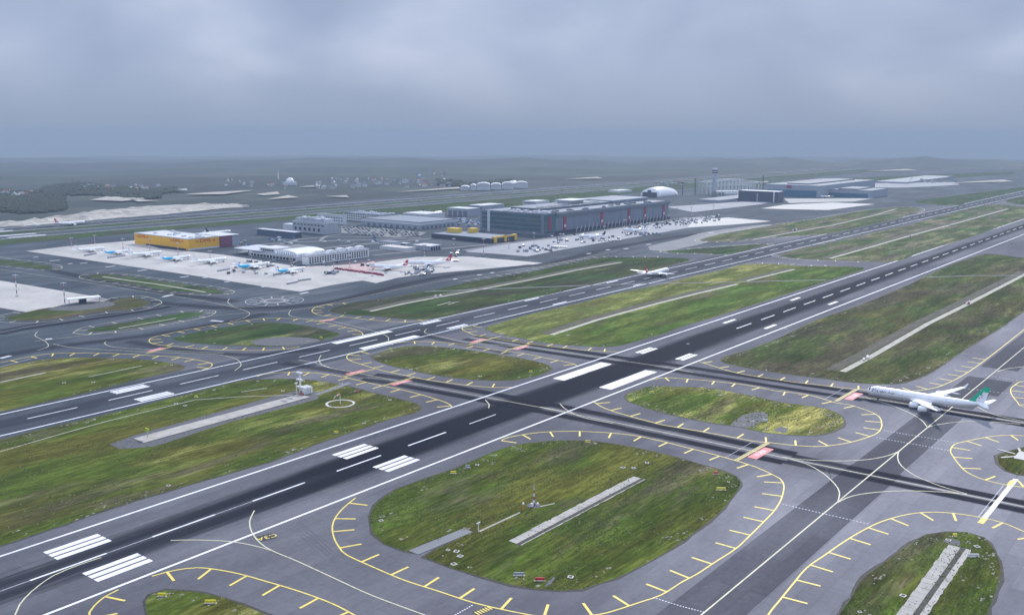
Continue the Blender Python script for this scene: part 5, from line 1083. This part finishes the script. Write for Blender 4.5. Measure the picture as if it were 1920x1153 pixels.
# taxi signs
def sign(u_, v_, lb, W_=3.2, col='lime', ang=None, txt=None):
    P = unproj(u_, v_); o = empty('taxi_sign', (P[0], P[1], GZ), (TH-math.pi/2) if ang is None else ang); tag(o, lb, 'sign', None)
    W_ *= .85; MB().box(-W_/2, W_/2, -.18, .18, .35, 1.3).build('sign_face', M[col], o)
    m_ = MB()
    for x_ in (-W_*.35, W_*.35): m_.box(x_-.08, x_+.08, -.08, .08, 0, .35)
    m_.build('leg', M['pgrey'], o); MB().box(-W_/2-.3, W_/2+.3, -.5, .5, 0, .1).build('footing', M['slab'], o)
SG = [(850,888,'bright yellow sign on the upper left edge of the big lower-centre island',3), (1102,830,'yellow sign at the top edge of the big lower-centre island',3), (1352,919,'two-panel yellow sign near the right tip of the big lower-centre island',5), (630,812,'round-looking yellow sign near the main runway edge of the left grass',2.6), (368,745,'yellow sign beside the second runway at the left',2.4), (304,1118,'yellow sign at the left end of the bottom-left island',3.4), (395,1131,'yellow double sign in the bottom-left island centre',4.6), (1222,737,'yellow sign at the left tip of the yellow oval island',3), (1316,730,'small yellow sign on the upper edge of the yellow oval island',2), (995,698,'yellow sign at the right end of the small island between the runways',2.6), (732,656,'yellow sign at the upper left of the small island between the runways',2.6), (817,652,'yellow sign at the upper middle of the small island between the runways',2.6), (567,716,'bright yellow sign behind the striped shelter',3.4), (593,722,'yellow sign right of the striped shelter',3), (1790,1006,'thin yellow pole sign at the top of the bottom right island',2), (1435,790,'pale grey box in the gravel of the yellow oval island',3.4), (1825,1044,'pale two-part plate sign beside the bottom right drain',5), (952,634,'small yellow sign at the left tip of the large middle island',2.4), (602,634,'yellow sign in the right tip of the dark oval island at left',2.4)]
for u_, v_, lb, W_ in SG: sign(u_, v_, lb, W_, 'signy' if 'pale' not in lb else 'wwhite')
sign(1012, 1089, 'red and white sign board at the bottom of the big lower-centre island', 4.2, 'red'); sign(973, 1079, 'low grey sign board left of the red and white board', 4.6, 'wgrey'); sign(877, 877, 'small grey numbered board near the top left of the big island', 2.6, 'wgrey'); sign(1342, 889, 'small red-faced sign near the right tip of the big island', 2.6, 'red')

# pale concrete covers in the grass
cov = MB().box(-.9, .9, -.9, .9, 0, .22).box(-.55, .55, -.55, .55, .22, .26, 1).mesh('pit_cover', [M['conc_pale'], M['soil']])
def inside(P, q):
    c_ = False; n = len(P)
    for i in range(n):
        a, b = P[i], P[i-1]
        if (a[1] > q[1]) != (b[1] > q[1]) and q[0] < (b[0]-a[0])*(q[1]-a[1])/(b[1]-a[1])+a[0]: c_ = not c_
    return c_
KN = [(856,1034),(863,1043),(851,1058),(1070,1082),(1168,877),(1188,878),(1213,868),(1778,1013),(1832,1025),(1693,1117),(1410,790),(1500,741),(1350,741),(120,718),(175,717),(330,757),(347,761),(1290,645),(1065,629),(850,655),(770,693),(1473,617),(1740,690),(1810,664),(900,706),(530,733),(640,720)]
nc = 0
def cover(x, y, s_=1.):
    global nc; o = bpy.data.objects.new('pit_cover', cov); C.objects.link(o); o.location = (x, y, GZ+.02); o.rotation_euler.z = random.uniform(0, 3); o.scale = (s_, s_, 1); tag(o, 'pale square concrete pit cover set in the airfield grass', 'pit cover', 'pale pit covers in the grass'); nc += 1
for q in KN: cover(*unproj(*q), 1.15)
for k, n_ in (('big', 6), ('oval', 6), ('lowleft', 2), ('lowright', 2), ('small', 8), ('centre_left', 12), ('left', 6), ('east', 12), ('centre', 12), ('north', 16), ('westmid', 8), ('northeast', 12), ('midnorth', 8)):
    W_ = OUTL[k]; In = offset_closed(W_, -5); 
    for i in range(n_):
        q = In[random.randrange(len(In))]
        if inside(W_, q): cover(q[0]+random.uniform(-1, 1), q[1]+random.uniform(-1, 1), random.uniform(.6, 1.0))
# stones and dry tufts scattered along the rims
st = MB(); rnd = random.Random(3)
for k, dens in (('big', 1.0), ('oval', 2.4), ('lowleft', 1.4), ('lowright', 1.2), ('right', 1.5), ('small', 1.0), ('centre_left', .9), ('left', .7), ('east', .8), ('centre', .5)):
    W_ = OUTL[k]
    for i in range(int(len(W_)*dens)):
        j = rnd.randrange(len(W_)); In = offset_closed([W_[j-3], W_[j-2], W_[j-1], W_[j], W_[(j+1) % len(W_)]], 0)
        q = W_[j]; a, b = Vector(W_[j-2]), Vector(W_[(j+2) % len(W_)]); t_ = (b-a).normalized(); nn = Vector((-t_.y, t_.x)); dd = abs(rnd.gauss(0, 4))+1.2; p_ = Vector(q)+nn*dd
        if not inside(W_, p_): p_ = Vector(q)-nn*dd
        if not inside(W_, p_): continue
        for z in range(rnd.randint(1, 4)):
            s_ = rnd.uniform(.12, .5); x_, y_ = p_.x+rnd.gauss(0, 1.5), p_.y+rnd.gauss(0, 1.0)
            st.add([(x_+dx*s_*rnd.uniform(.8, 2.2), y_+dy*s_, GZ+.02+dz*s_*.6) for dx, dy, dz in ((-1, -1, 0), (1, -1, 0), (1, 1, 0), (-1, 1, 0), (0, 0, 1))], [(0, 1, 4), (1, 2, 4), (2, 3, 4), (3, 0, 4)])
M['stone'] = mat_noise('rim_stone', (.16, .15, .12), (.34, .32, .26), .8)
tag(st.build('loose_stones', M['stone']), kind='stuff')
# leafy tufts over the nearer islands: real relief in the grass
tf = MB(); rnd = random.Random(5)
for k, n_ in (('big', 9000), ('lowright', 4200), ('lowleft', 1600), ('oval', 3800), ('centre_left', 6500), ('small', 1200), ('east', 2500)):
    W_ = OUTL[k]; x0, x1 = min(p_[0] for p_ in W_), max(p_[0] for p_ in W_); y0, y1 = min(p_[1] for p_ in W_), max(p_[1] for p_ in W_)
    for i in range(n_):
        q = (rnd.uniform(x0, x1), rnd.uniform(y0, y1))
        if not inside(W_, q): continue
        if math.sin(q[0]*.09+q[1]*.05)+math.sin(q[1]*.13-q[0]*.04)+rnd.gauss(0, .8) < 0: continue
        s_ = rnd.uniform(.25, .75); a = rnd.uniform(0, 3.14); dx, dy = math.cos(a)*s_, math.sin(a)*s_; h_ = rnd.uniform(.15, .5)
        tf.add([(q[0]-dx, q[1]-dy, GZ+.02), (q[0]+dx, q[1]+dy, GZ+.02), (q[0]+dx*.3-dy*.3, q[1]+dy*.3+dx*.3, GZ+h_), (q[0]-dy, q[1]+dx, GZ+.02)], [(0, 1, 2), (1, 3, 2), (3, 0, 2)], rnd.choice((0, 0, 1)))
M['tuft1'] = mat_noise('tuft_green', (.035, .055, .014), (.10, .13, .03), .2, rough=.95); M['tuft2'] = mat_noise('tuft_dry', (.11, .105, .035), (.24, .21, .09), .2, rough=.95)
tag(tf.build('grass_tufts', [M['tuft1'], M['tuft2']]), kind='stuff')

# ------------------------------------------------------------------ vehicles and ground equipment
def car_mesh(body):
    m_ = MB(); L_, W_ = 4.4, 1.8
    lower = [(-2.2, .35), (2.2, .35), (2.2, .75), (1.2, .9), (-2.1, .95)]; m_.loft([[(x, y, z) for x, z in lower] for y in (-W_/2, W_/2)]); cab = [(-1.9, .93), (1.1, .9), (.4, 1.45), (-1.3, 1.48)]; m_.loft([[(x, y, z) for x, z in cab] for y in (-W_*.44, W_*.44)], 1)
    for x in (-1.35, 1.35):
        for y in (-W_/2, W_/2): m_.tube((x, y-.1, .33), (x, y+.1, .33), .33, n=8, m=2)
    return m_.mesh('car', [M[body], M['win'], M['tyre']])
cars = [car_mesh(k) for k in ('wwhite', 'wgrey', 'pgrey', 'navy', 'dark', 'steel', 'wwhite', 'navy')]
def van_mesh(body):
    m_ = MB(); m_.box(-3.2, 1.6, -1.1, 1.1, .6, 3.0); m_.loft([[(x, y, z) for x, z in ((1.65, .6), (3.2, .6), (3.2, 1.5), (2.6, 2.5), (1.65, 2.6))] for y in (-1.05, 1.05)], 1)
    for x in (-2, 2.2):
        for y in (-1.1, 1.1): m_.tube((x, y-.12, .5), (x, y+.12, .5), .5, n=8, m=2)
    return m_.mesh('truck', [M[body], M['pwhite'], M['tyre']])
vans = [van_mesh(k) for k in ('pwhite', 'pgrey', 'wwhite', 'blu2')]
def put(me, name, lb, cat, grp, u_, v_, rz, jit=0., s_=1.):
    P = unproj(u_, v_); o = bpy.data.objects.new(name, me); C.objects.link(o); o.location = (P[0], P[1], .05); o.rotation_euler.z = rz+random.uniform(-jit, jit); o.scale = (s_,)*3; tag(o, lb, cat, grp); return o
a0 = Vector(unproj(650, 428)); rows = 0
for r_i in range(9):
    for c_i in range(20):
        if random.random() < .22: continue
        u_ = 640+c_i*7.2+r_i*2.2; v_ = 424+r_i*2.0+c_i*.35
        if v_ > 443 or u_ > 800: continue
        put(random.choice(cars), 'parked_car', 'small car parked in the packed car park before the grey cargo shed', 'car', 'cars in the packed car park', u_+random.uniform(-.8, .8), v_, random.choice((0, math.pi)), .06, 1.1)
for i in range(26): put(random.choice(vans), 'delivery_truck', 'white box truck on the service yards between the freight buildings', 'truck', 'trucks on the service yards', random.choice((random.uniform(440, 560), random.uniform(600, 800))), random.uniform(446, 462), random.choice((0, math.pi/2)), .3)
for i in range(30): put(random.choice(vans), 'delivery_truck', 'white box truck parked left of the glass terminal end', 'truck', 'trucks left of the glass terminal', random.uniform(856, 898), random.uniform(412, 425), random.choice((0, math.pi/2)), .3, 1.2)
def cart_mesh(load):
    m_ = MB(); m_.box(-2.2, 2.2, -1.1, 1.1, .4, .6, 0)
    for x in (-1.6, 1.6): m_.tube((x, -1, .3), (x, 1, .3), .3, n=6, m=2)
    m_.box(-2.0, 2.0, -1.0, 1.0, .6, 2.2, 1)
    m_.add([(-2, -1, 2.2), (2, -1, 2.2), (2, .4, 2.9), (-2, .4, 2.9), (-2, 1, 2.2), (2, 1, 2.2)], [(0, 1, 2, 3), (3, 2, 5, 4), (0, 3, 4), (1, 5, 2)], 1); m_.tube((2.2, 0, .5), (3.4, 0, .4), .08, n=4)
    return m_.mesh('cart', [M['pgrey'], M[load], M['tyre']])
carts = [cart_mesh(k) for k in ('pgrey', 'wgrey', 'roofg', 'dark', 'wgrey')]
for (u0, u1, v0, v1, n_, lb, grp) in ((775, 812, 503, 511, 20, 'loaded cargo dolly standing below the right red-tailed freighter', 'dollies by the right red-tailed freighter'), (760, 805, 512, 517, 10, 'cargo dolly in the line along the apron edge', 'dollies along the apron edge'), (842, 872, 472, 482, 14, 'cargo container at the mast left of the navy hall apron', 'containers near the navy hall'), (1180, 1350, 403, 428, 120, 'cargo container in the crowded yard past the terminal end', 'containers in the crowded yard'), (1160, 1240, 437, 442, 26, 'cargo dolly parked behind the all-white airliner', 'dollies by the all-white airliner'), (1030, 1160, 440, 458, 30, 'cargo dolly on the apron around the dark-tailed airliner', 'dollies by the dark-tailed airliner'), (970, 1045, 462, 473, 22, 'cargo dolly on the apron below the glass corner', 'dollies below the glass corner'), (610, 640, 510, 516, 16, 'white dolly at the left end of the red barrier row', 'white dollies by the red barriers'), (420, 560, 500, 516, 14, 'dolly lined up beside a blue-tailed freighter', 'dollies between the blue-tailed freighters'), (445, 700, 489, 500, 30, 'ground equipment trailer before the white freight terminal', 'trailers before the white terminal')):
    for i in range(n_):
        u_ = random.uniform(u0, u1); v_ = v0+(v1-v0)*random.random() if 'yard' not in lb else v1-(u_-u0)/(u1-u0)*(v1-v0)*.75+random.uniform(-5, 6)
        put(random.choice(carts), 'cargo_dolly', lb, 'dolly', grp, u_, v_, random.choice((0, math.pi/2)), .4, random.uniform(.8, 1.2))
# dark lines of empty dollies
for (a, b) in (((562,527),(584,524)), ((540,533),(560,529)), ((515,516),(530,513)), ((410,509),(432,505)), ((160,480),(182,476)), ((204,484),(238,480)), ((1128,452),(1170,452)), ((840,489),(862,491)), ((1040,464),(1066,465))):
    for k in range(6): f_ = k/6; put(carts[0], 'empty_dolly', 'dark low dolly in a line on the pale apron concrete', 'dolly', 'dark dolly lines on the apron', a[0]+(b[0]-a[0])*f_, a[1]+(b[1]-a[1])*f_, 0, .05, .8)
# red barrier row
bm = MB(); bm.box(-1.6, 1.6, -.35, .35, 0, .5); bm.loft([[(x, y, z) for y, z in ((-.3, .5), (.3, .5), (.12, 1.6), (-.12, 1.6))] for x in (-1.6, 1.6)]); bm.box(-1.7, -1.5, -.5, .5, .1, 1.8); barr = bm.mesh('red_barrier', M['banner'])
for i in range(80):
    f_ = i/79; put(barr, 'red_barrier', 'red barrier in the long row beside the left red-tailed freighter', 'barrier', 'red barriers across the apron', 628+f_*90, 504+f_*12.5+random.uniform(-1.0, 1.0), random.uniform(0, 3), .3, .95)
mb = MB()
for a, b in (((640,497),(760,481)), ((560,503),(700,489)), ((630,505),(718,517)), ((640,500),(716,513))): strip(mb, px([a, b]), 1.0, .10)
sheet(mb, px([(640,500),(700,490),(716,497),(700,508),(660,508)]), .06, 1)
M['pinkconc'] = mat_noise('pink_concrete', (.42, .28, .27), (.52, .40, .38), .1); struct('apron_markings', mb, [M['redpaint'], M['pinkconc']])

# ------------------------------------------------------------------ the air itself
hb = MB(); hb.box(-1500, 22500, -21500, 22500, -340, 215)
t = NT('hazy_air'); t.t.nodes.remove(t.bsdf); pv = t.n('VolumePrincipled'); pv.inputs['Color'].default_value = (.44, .545, .66, 1); pv.inputs['Density'].default_value = 1.22e-4; pv.inputs['Anisotropy'].default_value = .0
t.t.links.new(pv.outputs[0], t.out.inputs['Volume']); hz_ = hb.build('haze', t.mat); tag(hz_, kind='stuff')
